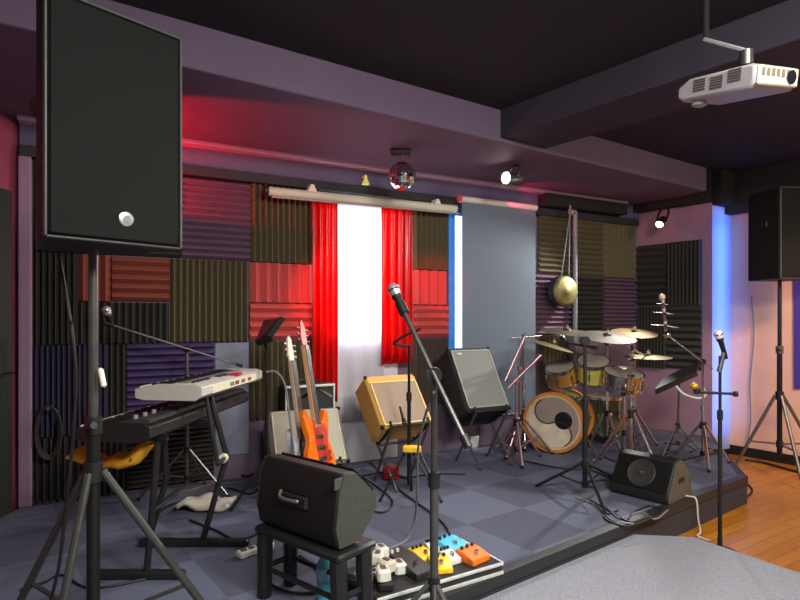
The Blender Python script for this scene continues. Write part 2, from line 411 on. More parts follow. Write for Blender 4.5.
# right wall tiles
RA = V((P712.x-Cc.x, P712.y-Cc.y, 0)); RL = RA.length; RA.normalize(); RN = V((-RA.y, RA.x, 0)); RN = RN if RN.dot(V((-1, -1, 0))) > 0 else -RN
def RWs(px):
    r = (px-HX)/F; return (r*Cc.y-Cc.x)/(RA.x-r*RA.y)
rz = [2.345, 1.63, .92]
for (x0, x1, k, vert, lab) in ((638.5, 668, 0, False, 'dark foam tile with level ribs on the pink wall, in the corner'), (668, 703, 0, True, 'dark foam tile with upright ridges on the pink wall, beside the blue pillar'),
                        (638.5, 668, 1, True, 'dark foam tile low in the corner behind the stacked cymbals'), (668, 703, 1, False, 'dark foam tile low on the pink wall behind the cymbal arm')):
    s0, s1 = RWs(x0), RWs(x1)
    o = V((Cc.x, Cc.y, 0))+RA*s0+UP*(rz[k+1]+.004)+RN*.001
    mb = foam_geo(o, RA, UP, RN, s1-s0-.006, rz[k]-rz[k+1]-.008, 9, vert)
    tag(mb.build('foam_tile', FD, smooth=0), lab, 'acoustic foam', 'acoustic foam tiles on the walls')
mb = MB().prism([BW(BWu(215), .4, .001), BW(BWu(248.5), .4, .001), BW(BWu(248.5), .4, .014), BW(BWu(215), .4, .014)], (0, 0, Z3-.41))
tag(mb.build('wall_board', mat('pale_board', (134, 138, 156), .7, var=.04), bevel=.003), 'plain pale grey board on the wall between violet and olive foam tiles', 'wall board')
seg(Cc, Cc+DL*.001, 0, .1, .01, BLK, 'baseboard_back') if False else None

# ------------------------------------------------------------------ windows, curtains, blinds
PANE = emis('daylight_pane', (238, 240, 255), 8.0)
def panel(name, px0, px1, z0, z1, off0, off1, m, parent=None):
    u0, u1 = BWu(px0), BWu(px1)
    mb = MB().prism([BW(u0, z0, off0), BW(u1, z0, off0), BW(u1, z0, off1), BW(u0, z0, off1)], (0, 0, z1-z0))
    return mb.build(name, m, parent, smooth=0)
w1 = struct(panel('window_1', 322, 396, 1.22, 2.5, .004, .02, mat('window_frame', (200, 200, 205), .5)))
p = panel('pane', 326, 392, 1.30, 2.46, .02, .026, PANE, w1)
WHITEP = mat('white_board', (206, 206, 212), .6, var=.02)
struct(panel('trim_10', 322, 396, ST, 1.22, .002, .03, WHITEP))
w2 = struct(panel('window_2', 447, 522, 1.15, 2.52, .004, .03, mat('frame_blue_lit', (58, 138, 220), .5)))  # blue light on the jamb is put into the frame colour
panel('pane', 453.5, 518, 1.2, 2.48, .03, .036, emis('daylight_pane_cool', (225, 238, 255), 3.5), w2)
RED = cloth_mat('curtain_red', (232, 12, 14), .32, .5, .6)
SHEER = cloth_mat('sheer_white', (236, 236, 240), .7, .55)
def curtain(name, px0, px1, z0, z1, off, pleats, amp, m, label, cat, flare=0.):
    u0, u1 = BWu(px0), BWu(px1)
    q0, q1 = BWp(px0, 0, off), BWp(px1, 0, off); u0 = (q0.xy-Cc-N*off).dot(DL); u1 = (q1.xy-Cc-N*off).dot(DL)
    def fn(s, t):
        u = u0+(u1-u0)*s; k = 1-.35*t
        return BW(u, z0+(z1-z0)*t, off+amp*k*math.sin(2*math.pi*pleats*s+.6*math.sin(3*t))+.25*amp*math.sin(5.1*pleats*s+1.3))
    mb = MB(); mb.sheet(fn, int(pleats*14), 14)
    o = mb.build(name, m, smooth=80, solid=.003); return tag(o, label, cat)
curtain('red_curtain', 312, 337.5, .78, 2.53, .13, 4, .022, RED, 'glossy red curtain hanging beside the guitars at the bright window', 'curtain')
curtain('red_curtain', 381, 412, 1.08, 2.52, .13, 4, .022, RED, 'glossy red curtain hanging above the tweed amplifier', 'curtain')
curtain('sheer_curtain', 334, 384, .6, 2.535, .09, 3, .01, SHEER, 'white sheer curtain glowing between the two red curtains', 'curtain')
# retracted white screen tube with brackets
t = thing('screen_tube', 'long white retracted screen tube above the red curtains', 'screen', BW(BWu(360), 2.545, .14))
a, b = BWpy(268, 191, .16), BWpy(456, 209, .16)
MB().cyl(a, b, .035, n=16).build('tube', mat('tube_white', (206, 208, 184), .4, var=.03), t)
for e, s in ((a, -1), (b, 1)):
    MB().cyl(e-AX*.02*(-s)*-1 if False else e, e+AX*(.03*s), .04, n=16).build('end_cap', BLK, t)
for px in (309, 433):
    q = BWp(px, a.z-.02, .09)
    mb = MB(); mb.prism([q+AX*-.05+UP*.03, q+AX*.05+UP*.03, q+AX*.012+UP*.11, q-AX*.012+UP*.11], N3*.09); mb.build('bracket', WHITE, t)
MB().prism([a+AX*.03-UP*.05+N3*.0, b-AX*.03-UP*.05, b-AX*.03-UP*.034, a+AX*.03-UP*.034], N3*.012).build('bottom_bar', mat('tube_bar_grey', (150, 140, 130), .5), t)  # warm grey bar below the tube
# grey roller blind
t = thing('roller_blind', 'grey roller blind pulled down over the window beside the gong', 'blind', BW(BWu(497), 2.67, .14))
a, b = BWpy(461, 199, .14), BWpy(536, 207, .14); b.z = a.z
MB().cyl(a, b, .03, n=16).build('roller', mat('roller_white', (226, 214, 204), .4, var=.03), t)
MB().cyl(a-AX*.025, a, .036, n=16).build('end_cap', mat('pink_cap', (232, 120, 130), .4), t)['label'] = 'pink end cap'
BLIND = mat('blind_grey', (104, 116, 130), .8, var=.05, scale=40)
mb = MB(); mb.prism([a+AX*.01-UP*2.1, b-AX*.01-UP*2.1, b-AX*.01-UP*.0, a+AX*.01], N3*.004); mb.build('cloth', BLIND, t, smooth=0)
MB().cyl(a+AX*.01-UP*2.1, b-AX*.01-UP*2.1, .012).build('bottom_bar', BLK, t)
# ------------------------------------------------------------------ ceiling things
# mirror ball
def cyl_between(): pass
t = thing('mirror_ball', 'small mirror ball hanging under the purple soffit above the window', 'mirror ball', P(402, 176, 4.43))
c = P(402, 176, 4.43); R = .112
mb = MB(); n, m_ = 26, 14
for i in range(m_):
    a0, a1 = math.pi*i/m_, math.pi*(i+1)/m_
    for k in range(n):
        t0, t1 = 2*math.pi*k/n, 2*math.pi*(k+1)/n; g = .06
        qs = [V((math.sin(x)*math.cos(y), math.sin(x)*math.sin(y), math.cos(x))) for x, y in ((a0+.01, t0+.015), (a1-.01, t0+.015), (a1-.01, t1-.015), (a0+.01, t1-.015))]
        mb.add([c+q*R for q in qs], [(0, 1, 2, 3)])
mb.build('mirror_tiles', mat('mirror', (235, 235, 235), .05, 1., var=.02), t, smooth=0)
MB().sphere(c, R*.985, n=24, m=16).build('core', BLKM, t)
MB().cyl(c+UP*.105, c+UP*.14, .02).build('motor_shaft', CHROME, t)
top = V((c.x, c.y, SZ))
MB().cyl(c+UP*.14, V((c.x+.01, c.y, SZ)), .008).build('hanger', CHROME, t)
MB().rbox(V((c.x-.01, c.y, SZ-.02)), (.16, .09, .04), .006).build('motor_box', BLK, t)
LAMPW = emis('lamp_lens', (255, 248, 228), 18)
def stage_lamp(c, top, aim, size, label, m=STEEL, lens=LAMPW):
    t = thing('spot_lamp', label, 'stage lamp', top)
    d = V(aim).normalized(); c = V(c); L = size
    fr = frame(c, V((-d.y, d.x, 0)) if abs(d.z) < .99 else (1, 0, 0), d)
    MB(fr).lathe([(.3*L, -.8*L), (.34*L, -.75*L), (.36*L, 0), (.46*L, .2*L), (.46*L, .62*L), (.42*L, .62*L), (.42*L, .4*L), (.05*L, .35*L)], n=20).build('housing', m, t)
    MB(fr).lathe([(.38*L, .5*L), (.25*L, .54*L), (.01*L, .56*L)], n=20).build('lens', lens, t)
    sx = V((-d.y, d.x, 0)).normalized()
    MB().tube([c+sx*.5*L, c+sx*.52*L+(top-c)*.5, c+sx*.3*L+(top-c)*.9, c-sx*.3*L+(top-c)*.9, c-sx*.52*L+(top-c)*.5, c-sx*.5*L], .012, sub=1).build('yoke', m, t)
    MB().cyl(c+(top-c)*.88, top, .018).build('clamp', BLK, t)
    MB().cyl(c-sx*.56*L, c-sx*.44*L, .022).build('knob', BLK, t)
    return t
c = P(512, 178, 4.85)
stage_lamp(c, V((c.x+.04, c.y+.02, SZ)), (-.80, -.55, -.12), .125, 'lit spotlight in a steel yoke under the purple soffit beside the roller blind')
c = P(661, 222, 6.12)
stage_lamp(c, V((c.x+.07, c.y+.03, 2.73)), (-.62, -.6, -.62), .10, 'lit small spotlight under the black bulkhead over the pink wall', BLKM)
c = V((BW(BWu(360), 2.72, .16)))
t = thing('hook_lamp', 'small yellowish lamp holder on the purple wall band above the screen tube', 'lamp', BW(BWu(360), 2.67, .08))
MB().lathe([(.035, 0), (.03, .015), (.014, .05), (.014, .075), (.001, .08)], BW(BWu(360), 2.655, .12)).build('shade', mat('pale_yellow', (206, 214, 120), .5, emit=(220, 230, 120), estr=.25), t)
MB().cyl(BW(BWu(360), 2.73, .05), BW(BWu(360), 2.73, .12), .01).build('arm', WHITE, t)
# projector
pc = P(734, 86, 2.5)
t = thing('projector', 'white projector hanging from the dark ceiling on a bracket', 'projector', pc)
M = TM(pc, -68, -5, 10)
PRJ = mat('projector_white', (160, 156, 156), .45, var=.03)
mb = MB(M)
hw, dd, hh = .19, .13, .048
mb.prism([V((-hw+.03, -dd, -hh)), V((hw-.02, -dd, -hh)), V((hw, -dd, -hh+.02)), V((hw, -dd, hh-.015)), V((hw-.02, -dd, hh)), V((-hw+.06, -dd, hh)), V((-hw, -dd, hh-.03)), V((-hw, -dd, -hh+.02))], (0, 2*dd, 0))
mb.build('body', PRJ, t, bevel=.012)
MB(M).rbox((hw+.006, 0, 0), (.016, 2*dd-.02, 2*hh-.02), .006).build('front_plate', CREAM, t)  # warm light on the front end put into cream, body kept greyer
MB(M).cyl((hw+.01, .07, .0), (hw+.02, .07, .0), .028, n=20).build('lens', mat('lens_glass', (30, 30, 40), .1), t)
for i, (x, z) in enumerate(((-.07, .01), (.015, .004), (.1, .016))):
    mb = MB(M)
    for k in range(5): mb.box((x, -dd-.001, z-.022+.011*k), (.06, .004, .006))
    mb.build('vent', mat('vent_dark', (70, 66, 70), .7), t)
mb = MB(M)
for k in range(6): mb.box((hw+.0155, -.10+.03*k, .012), (.003, .018, .03))
mb.build('front_vents', mat('vent_dark2', (120, 112, 96), .7), t)
MB(M).lathe([(.03, 0), (.034, -.02), (.02, -.028)], (-hw+.085, -dd+.05, -hh), n=16).build('foot', PRJ, t)
MB(M).rbox((.05, 0, hh+.012), (.14, .12, .02), .004).build('mount_plate', BLKM, t)
q = M @ V((.05, 0, hh+.02)); arm_end = P(706, 40, 2.62)
MB().cyl(q, q+UP*.07, .028).build('mount_post', STEEL, t)
MB().rbox((q+UP*.07+arm_end)/2, ((arm_end-q-UP*.07).length, .05, .02), .005, frame((0, 0, 0), arm_end-q-UP*.07, (0, 0, 1)).to_3x3()).build('mount_arm', mat('mount_grey', (150, 148, 150), .5), t)
MB().cyl(arm_end, V((arm_end.x, arm_end.y, 3.1)), .014).build('drop_pole', mat('matt_black', (18, 18, 18), .9), t)
# gong, its cord, pipe
gy = 5.86; gc = P(567, 291, gy)
t = thing('gong', 'bronze gong hanging on a cord beside the roller blind', 'gong', gc)
gn = V((.40, -.9, .02)).normalized()
prof = [(.001, .016), (.035, .016), (.05, .006), (.12, .004), (.145, -.004), (.158, -.02), (.16, -.11), (.152, -.11), (.148, -.02), (.05, -.006), (.001, .006)]
MB(frame(gc, gn.cross(UP), gn)).lathe(prof, n=36).build('disc', mat('bronze', (132, 122, 74), .5, .6, var=.25, scale=25), t)
MB(frame(gc, gn.cross(UP), gn)).lathe([(.159, -.021), (.163, -.021), (.164, -.112), (.159, -.112), (.159, -.021)], n=36).build('shadow_rim', mat('gong_shadow_dark', (34, 34, 34), .5), t)  # deep dark band stands for the gong's shadow on the wall
hook = P(570, 214, gy)
MB().tube([gc+gn*-.03+UP*.16+gn.cross(UP)*-.05, hook], .006, sub=1).tube([gc+gn*-.03+UP*.16+gn.cross(UP)*.05, hook], .006, sub=1).build('cord', CABLEG, t)
t = thing('wall_bracket', 'small metal clamp bracket holding the gong cord under the soffit', 'bracket', BW(BWu(570), 2.66, .1))
MB().tube([BWp(572, 2.66, .07), V((hook.x, hook.y, 2.66)), hook-UP*.01], .012, sub=1).build('arm', STEEL, t)
MB().rbox(hook+UP*.02, (.05, .05, .07), .006).rbox(hook+V((.04, 0, .02)), (.03, .05, .05), .006).build('clamp', CHROME, t)
pp = BWp(575, ST, .10)
mb = MB(); mb.cyl(pp, V((pp.x, pp.y, 2.65)), .026, n=14)
tag(mb.build('wall_pipe', mat('pipe_grey', (128, 130, 140), .5)), 'upright grey pipe running up the wall behind the gong', 'pipe')
# ------------------------------------------------------------------ loudspeakers and tripod stands
def tripod(t, base, zf, collar, feet, r, m, sleeve=None, brace=.5, foot_m=RUBBER):
    """three legs from a collar down to feet, each with a brace to a lower sleeve"""
    b = V(base); k = V((b.x, b.y, collar)); s = V((b.x, b.y, sleeve if sleeve is not None else zf+(collar-zf)*.35))
    for fx, fy, fz in feet:
        f = V((fx, fy, fz+r)); d = (f-k); o = V((d.x, d.y, 0)).normalized()*r*2.2
        lg_ = MB().tube([k+o, f], r, n=10, sub=1).build('leg', m, t)
        MB().sphere(f, r*1.35, n=10, m=6).build('rubber_foot', foot_m, lg_)
        if brace: MB().tube([s+o, k+o+(f-k-o)*brace], r*.6, n=6, sub=1).build('brace', m, t)
    MB().cyl(k-UP*r*2.5, k+UP*r*2.5, r*2.3, n=14).build('collar', BLK, t)
    if brace: MB().cyl(s-UP*r*1.8, s+UP*r*1.8, r*2., n=14).build('sleeve', BLK, t)

def pa_speaker(label, A, B, z0, h, depth, back_w, logo, stand_top):
    """front bottom corners A (left) and B (right) in plan"""
    t = thing('loudspeaker', label, 'loudspeaker', V(((A.x+B.x)/2, (A.y+B.y)/2, z0)))
    x = (B-A).normalized(); y = V((-x.y, x.x)); w = (B-A).length
    M = frame(V(((A.x+B.x)/2, (A.y+B.y)/2, z0)), V((x.x, x.y, 0)), UP)
    bw = back_w/2; hw = w/2
    pl = [V((-hw, 0, 0)), V((hw, 0, 0)), V((hw, .06, 0)), V((bw, depth, 0)), V((-bw, depth, 0)), V((-hw, .06, 0))]
    MB(M).prism(pl, (0, 0, h)).build('cabinet', BLKP, t, bevel=.012)
    gr_ = MB(M).rbox((0, -.008, h/2), (w-.02, .02, h-.02), .008).build('grille', GRILLE, t)
    e = MB(M)
    for s in (-1, 1): e.rbox((s*(hw-.004), -.006, h/2), (.008, .022, h-.01), .003)
    for z in (.005, h-.005): e.rbox((0, -.006, z), (w-.01, .022, .008), .003)
    e.build('grille_edge', RIM, t)
    if logo:
        MB(M).lathe([(.024, 0), (.024, .004), (.019, .006), (.001, .006)], (logo[0], -.018, logo[1]), (0, -1, 0), n=24).build('badge', mat('badge_silver', (200, 202, 200), .3, .7), gr_)
        MB(M).lathe([(.012, 0), (.012, .002), (.001, .002)], (logo[0], -.024, logo[1]), (0, -1, 0), n=20).build('badge_centre', mat('badge_grey', (120, 122, 120), .4), gr_)
    for s in (-1, 1):
        MB(M).rbox((s*(hw+bw)/2, depth*.55, h*.62), (.02, .14, .06), .008).build('handle', BLK, t)
    return t, M
A_, B_ = V((-1.085, 1.70)), V((-.797, 2.03))
pa_speaker('big black loudspeaker with a round silver badge, high on a pole over the keyboards', A_, B_, 1.735, .765, .38, .24, (.02, .085), None)
t = thing('speaker_stand', 'black tripod stand carrying the big badged loudspeaker beside the keyboards', 'speaker stand', (-1.09, 1.99, ST))
MB().cyl((-1.09, 1.99, .30), (-1.09, 1.99, 1.12), .022, n=14).build('outer_tube', BLKM, t)
MB().cyl((-1.09, 1.99, 1.1), (-1.09, 1.99, 1.737), .0165, n=14).build('pole', mat('pole_grey', (84, 86, 82), .35, .5), t)
MB().cyl((-1.09, 1.99, 1.08), (-1.09, 1.99, 1.14), .03, n=14).build('clamp', BLK, t)
MB().cyl((-1.09, 1.96, 1.11), (-1.055, 1.93, 1.12), .012).build('knob', BLK, t)
MB().rbox((-1.048, 1.97, 1.28), (.018, .02, .07), .006, rotm(0, 0, -12).to_3x3()).build('clip', WHITE, t)['label'] = 'white clip'
tripod(t, (-1.09, 1.99), ST, .945, [(-.62, 2.12, ST), (-1.545, 2.15, ST), (-1.09, 1.68, ST)], .014, mat('leg_grey', (74, 76, 72), .35, .5), .42, .62)
# right loudspeaker
S0 = V((3.49, 5.2))
A_, B_ = V((3.375, 4.98)), V((3.775, 5.04))
pa_speaker('black loudspeaker on a pole in front of the pink wall beside the blue pillar', A_, B_, 1.84, .82, .38, .39, None, None)
t = thing('speaker_stand', 'black tripod stand carrying the loudspeaker in front of the pink wall', 'speaker stand', (3.55, 5.2, 0))
sx, sy = 3.525, 5.2
MB().cyl((sx, sy, .22), (sx, sy, 1.2), .022, n=14).build('outer_tube', BLKM, t)
MB().cyl((sx, sy, 1.18), (sx, sy, 1.842), .017, n=14).build('pole', BLKM, t)
MB().cyl((sx, sy, 1.16), (sx, sy, 1.23), .032, n=14).build('clamp', STEEL, t)
MB().cyl((sx, sy-.02, 1.19), (sx-.05, sy-.05, 1.2), .012).build('knob', BLK, t)
tripod(t, (sx, sy), 0, .77, [(3.34, 5.62, 0) if False else (3.22, 5.42, 0), (4.02, 5.25, 0), (3.45, 4.78, 0)], .015, mat('leg_grey2', (104, 102, 98), .35, .6), .32, .6)

# ------------------------------------------------------------------ keyboards
LW = V((.1, .995, 0)).normalized(); WW = V((.995, -.1, 0)).normalized()
def keyboard(label, A, L, W, th, body, side, dark, name='keyboard'):
    t = thing(name, label, 'keyboard', A+WW*(W/2)+LW*(L/2)-UP*th)
    M = frame(A, LW, UP)      # local x along the keys, y = z cross x = left (-WW)
    def loc(x, w, z): return V((x, -w, z))
    mb = MB(M); pl = [loc(0, 0, -.035), loc(0, 0, -th*.9), loc(0, .04, -th), loc(0, W-.03, -th), loc(0, W, -th+.02), loc(0, W, -.012), loc(0, W-.03, 0), loc(0, .16, 0), loc(0, .155, -.03)]
    mb.prism(pl, V((L, 0, 0))); mb.build('case', body, t, bevel=.004)
    for x in (-.012, L):
        mb = MB(M); mb.prism([loc(x, -.005, -.02), loc(x, -.005, -th*.9), loc(x, .04, -th-.003), loc(x, W-.03, -th-.003), loc(x, W+.003, -th+.02), loc(x, W+.003, -.01), loc(x, W-.03, .005), loc(x, .12, .005)], V((.012, 0, 0)))
        mb.build('end_cheek', side, t, bevel=.003)
    nk = int((L-.03)/.0235); wk = MB(M); bk = MB(M)
    for i in range(nk):
        wk.box(loc(.015+.0235*(i+.5), .078, -.021), (.0222, .145, .02))
        if i % 7 in (0, 1, 3, 4, 5): bk.box(loc(.015+.0235*(i+1), .105, -.006), (.012, .092, .014))
    wk.build('white_keys', WHITE, t, smooth=0); bk.build('black_keys', BLK, t, smooth=0)
    return t, M, loc
A1 = V((-1.315, 2.80, 1.158))
KGREY = mat('keyboard_silver', (196, 194, 184), .45, var=.04)
t, M, loc = keyboard('silver white keyboard on the top tier of the keyboard stand', A1, .84, .34, .075, KGREY, mat('keyboard_end', (178, 178, 168), .5, var=.04), False)
MB(M).box(loc(.42, .205, .002), (.7, .05, .004)).build('control_panel', mat('panel_grey', (120, 120, 116), .5), t)
MB(M).box(loc(.45, .25, .003), (.13, .035, .006)).build('display', mat('display', (50, 40, 40), .3), t)
mb = MB(M)
for i in range(5): mb.box(loc(.1+.04*i, .25, .004), (.025, .018, .008))
mb.build('buttons', BLK, t)
MB(M).box(loc(.42, .342, -.036), (.62, .006, .036)).build('rear_panel', CREAM, t)
rd = mat('red_sticker', (196, 30, 44), .5)
for i, (x, c) in enumerate(((.36, (90, 130, 90)), (.43, (120, 60, 60)), (.52, (110, 110, 90)), (.62, (150, 60, 60)))):
    MB(M).box(loc(x, .346, -.034), (.05, .003, .02)).build('sticker', mat('sticker_%d' % i, c, .5), t)
MB(M).box(loc(.50, .31, .006), (.07, .05, .012)).build('red_tag', rd, t)
A2 = V((-1.50, 2.60, 1.0))
DKEY = mat('keyboard_black', (34, 34, 36), .4, var=.08)
t, M, loc = keyboard('black keyboard on the lower tier of the keyboard stand, behind the loudspeaker pole', A2, 1.2, .36, .08, DKEY, BLK, True)
MB(M).prism([loc(.02, .19, .002), loc(.02, .34, .002), loc(.02, .34, .02), loc(.02, .30, .024)], V((1.16, 0, 0))).build('control_panel', mat('panel_dark', (58, 58, 60), .4), t)
cp_ = [o for o in t.children if o.name.startswith('control_panel')][0]
for i in range(14):
    MB(M).cyl(loc(.08+.08*i, .24, .004), loc(.08+.08*i, .24, .03), .011, n=10).build('knob', mat('knob_grey', (140, 140, 138), .4), cp_)
# keyboard stand
t = thing('keyboard_stand', 'black two tier keyboard stand under both keyboards', 'keyboard stand', (-1.15, 3.0, ST))
SB = mat('stand_black', (48, 49, 48), .35, .5)
zl, zu = .92-.013, 1.158-.075-.017
MB().tube([(-1.235, 2.73, ST+.03), (-1.20, 2.72, .6), (-1.175, 2.72, zl)], .017, sub=1).build('leg', SB, t)
MB().tube([(-1.10, 3.12, ST+.03), (-.965, 3.12, .72), (-1.06, 3.12, zu)], .017, sub=1).build('leg', SB, t)
MB().tube([(-1.40, 3.12, ST+.03), (-1.30, 3.12, .6), (-1.32, 3.12, zl)], .017, sub=1).build('leg', SB, t)
MB().tube([(-.96, 2.95, .72), (-1.02, 2.95, zu), (-1.28, 2.97, zu)], .013, sub=1).build('tier_arm', SB, t)
MB().tube([(-1.06, 3.12, zu), (-1.27, 3.14, zu)], .013, sub=1).build('tier_arm', SB, t)
MB().tube([(-1.46, 2.73, zl), (-1.12, 2.70, zl)], .013, sub=1).build('tier_arm', SB, t)
MB().tube([(-1.42, 3.12, zl), (-1.05, 3.12, zl)], .013, sub=1).build('tier_arm', SB, t)
for y, x0, x1 in ((2.73, -1.5, -1.05), (3.12, -1.45, -.84)):
    MB().rbox(((x0+x1)/2, y, ST+.02), (x1-x0, .05, .04), .008).build('foot_bar', SB, t)
for x, z in ((-1.205, .55), (-1.32, .8)):
    MB().tube([(x, 2.73, z), (x, 3.12, z)], .012, sub=1).build('cross_bar', SB, t)
MB().tube([(-.965, 3.12, .72), (-.96, 2.95, .72)], .013, sub=1).build('cross_bar', SB, t)
MB().cyl((-.97, 3.09, .72), (-.97, 3.06, .72), .025).build('knob', CREAM, t)
# yellow cloth
YEL = mat('yellow_cloth', (246, 178, 40), .7, var=.25, scale=12)
def fn(s, v):
    x = -1.64+.40*s; sag = .035*math.cos(math.pi*(s-.5)*1.6)
    w = .07+.02*math.sin(9*s)+.015*math.sin(23*s)
    a = 2*math.pi*v
    return V((x, 2.80+.06*math.cos(a)+.02*math.sin(7*s), .775-sag+.012*math.sin(14*s)+w*.62*math.sin(a)*(1-.75*abs(2*s-1)**4)+.05*s))
mb = MB(); mb.sheet(fn, 26, 12); tag(mb.build('yellow_bag', YEL, smooth=80), 'yellow soft bag slung under the black keyboard', 'bag')
# music desk
t = thing('music_stand', 'black music stand with a slanted desk behind the white keyboard', 'music stand', G(262, 505) if False else V((-.93, 3.82, ST)))
d0 = [P(256, 343, 3.75), P(271, 338, 3.7), P(284, 319, 3.85), P(265, 321, 3.9)]
nn = (d0[1]-d0[0]).cross(d0[3]-d0[0]).normalized()
MB().prism(d0, nn*.012).build('desk', mat('desk_smoke', (70, 44, 46), .3), t)
MB().prism([d0[1]+nn*-.002, d0[2]+nn*-.002, d0[2]+nn*.016-V((.03, 0, 0)), d0[1]+nn*.016-V((.03, 0, 0))], nn*.012+V((.02, 0, 0))).build('desk_edge', BLK, t)
MB().prism([d0[0]-nn*.03, d0[1]-nn*.03, d0[1]+nn*.01, d0[0]+nn*.01], V((0, 0, .012))).build('ledge', BLK, t)
mid = (d0[0]+d0[1])/2
base = V((mid.x+.0, mid.y+.08, ST))
MB().tube([mid+V((0, .01, .03)), V((base.x, base.y, mid.z-.06)), V((base.x, base.y, ST+.25))], .012, sub=1).build('pole', BLKM, t)
tripod(t, (base.x, base.y), ST, ST+.3, [(base.x+.22, base.y-.1, ST), (base.x-.2, base.y-.12, ST), (base.x, base.y+.25, ST)], .009, BLKM, ST+.12, .5)

# ------------------------------------------------------------------ microphones and stands
MICG = mat('mic_grille', (196, 196, 192), .35, .7, var=.2, scale=400)
def microphone(tip, tail, label, r=.024, grille=MICG, group=None):
    tip, tail = V(tip), V(tail); d = (tail-tip).normalized(); L = (tail-tip).length
    t = thing('microphone', label, 'microphone', tail, group)
    fr = frame(tip, d.orthogonal(), d)
    MB(fr).lathe([(.001, 0), (r*.6, r*.15), (r*.95, r*.6), (r, r*1.1), (r*.85, r*1.7), (r*.8, r*2.0)], n=18).build('grille', grille, t)
    MB(fr).lathe([(r*.8, r*2.0), (r*.84, r*2.1), (r*.84, r*2.5), (r*.62, r*2.8), (r*.45, L), (r*.3, L+.006)], n=18).build('body', BLKP, t)
    MB(fr).lathe([(r*1.03, r*.95), (r*1.06, r*1.0), (r*1.06, r*1.2), (r*1.0, r*1.25)], n=18).build('band', CHROME, t)
    return t
def mic_stand(label, base, zf, collar, clutch, boom, feet, m=BLKM, leg_r=.009, pole_r=.0105, weight=True, clip=True, name='microphone_stand'):
    t = thing(name, label, 'microphone stand', (base[0], base[1], zf))
    b = V((base[0], base[1], 0))
    k = V((b.x, b.y, clutch))
    MB().cyl(V((b.x, b.y, zf+.08)), V((b.x, b.y, collar+(clutch-collar)*.5)), pole_r*1.35, n=12).build('lower_tube', m, t)
    MB().cyl(V((b.x, b.y, collar+(clutch-collar)*.45)), k, pole_r, n=12).build('upper_tube', m, t)
    MB().cyl(V((b.x, b.y, collar+(clutch-collar)*.5-.03)), V((b.x, b.y, collar+(clutch-collar)*.5+.03)), pole_r*1.9, n=12).build('height_clutch', BLK, t)
    if feet: tripod(t, base, zf, collar, feet, leg_r, m, zf+(collar-zf)*.4, .5)
    if boom:
        p0, p1 = V(boom[0]), V(boom[1]); MB().cyl(p0, p1, pole_r*.8, n=10).build('boom', m, t)
        MB().cyl(k-V((0, .02, 0)), k+V((0, .02, 0)), pole_r*2.4, n=14).build('boom_clutch', BLK, t)
        if weight: MB().cyl(p1, p1+(p1-p0).normalized()*.05, pole_r*1.25, n=12).build('counterweight', BLK, t)
        if clip: MB().cyl(p0-(p1-p0).normalized()*.05, p0+(p1-p0).normalized()*.01, pole_r*1.7, n=12).build('mic_clip', BLK, t)
    return t
# front centre stand
bx, by = .140, 2.30
clu = 1.256
b0, b1 = P(404, 312, 2.42), P(470, 440, 2.13)
dirb = (b1-b0)
# keep the boom through the clutch
k = V((bx, by-.02, clu))
fr_ = (k-b0).length; b1 = k+(k-b0).normalized()*.27
mic_stand('dark microphone stand with a long slanted boom, foremost beside the pedalboard', (bx, by), CP, .40, clu, (b0, b1), [(bx+.17, by-.30, CP), (bx-.30, by-.10, CP), (bx+.05, by-.33, CP) if False else (bx-.02, by-.36, CP)], STEEL and mat('mic_stand_grey', (88, 88, 84), .35, .6), .011, .0135)
microphone(P(391, 284, 2.45), P(405, 314, 2.42), 'silver headed vocal microphone on the long slanted boom in front of the bright window', .027)
# tweed amp mic stand
ax_, ay_ = P(409, 420, 4.0).x, 3.99
b0, b1 = P(394, 346, 4.05), P(422, 329, 3.9)
t = mic_stand('slim black microphone stand standing before the tweed amplifier', (ax_, ay_), ST, .56, 1.30, None, [(ax_-.2, ay_-.12, ST), (ax_+.22, ay_-.14, ST), (ax_+.02, ay_+.12, ST)], BLKM)
top = V((ax_, ay_, 1.29))
MB().tube([top, P(398, 345, 3.98), P(394, 343, 3.98), P(404, 336, 3.98), P(421, 329, 3.98)], .010, sub=4).build('gooseneck', BLKM, t)
MB().rbox(P(412, 449, 3.93), (.13, .05, .05), .01).build('yellow_clamp', mat('yellow_plastic', (240, 196, 30), .5), t)
microphone(P(405, 425, 4.0), P(400, 407, 4.0), 'small dark microphone held against the tweed amplifier grille', .018, BLKM)
# boom stand behind keyboards
sx, sy = P(187, 348, 4.0).x, 4.0
mic_stand('steel boom microphone stand reaching over the keyboards', (sx, sy), ST, .55, P(187, 349, 4.0).z, (P(112, 325, 3.8), P(236, 364, 4.1)), [(sx+.3, sy-.02, ST), (sx-.3, sy-.1, ST), (sx+.04, sy+.26, ST)], STEEL)
microphone(P(105, 306, 3.77), P(112, 326, 3.8), 'round headed microphone on the boom over the keyboards', .03)
# black stand in front of the drums
dx, dy = P(585, 400, 3.95).x, 3.95
mic_stand('black microphone stand on the stage carpet before the drum kit', (dx, dy), ST, ST+.24, 1.33, (P(566, 343, 4.2), P(592, 347, 3.9)), [G(537, 487), G(606, 516), G(617, 480)], BLK, .011, .013)
microphone(P(560, 336, 4.3), P(567, 343, 4.2), 'black microphone on the short boom before the drum kit', .024, BLKM)
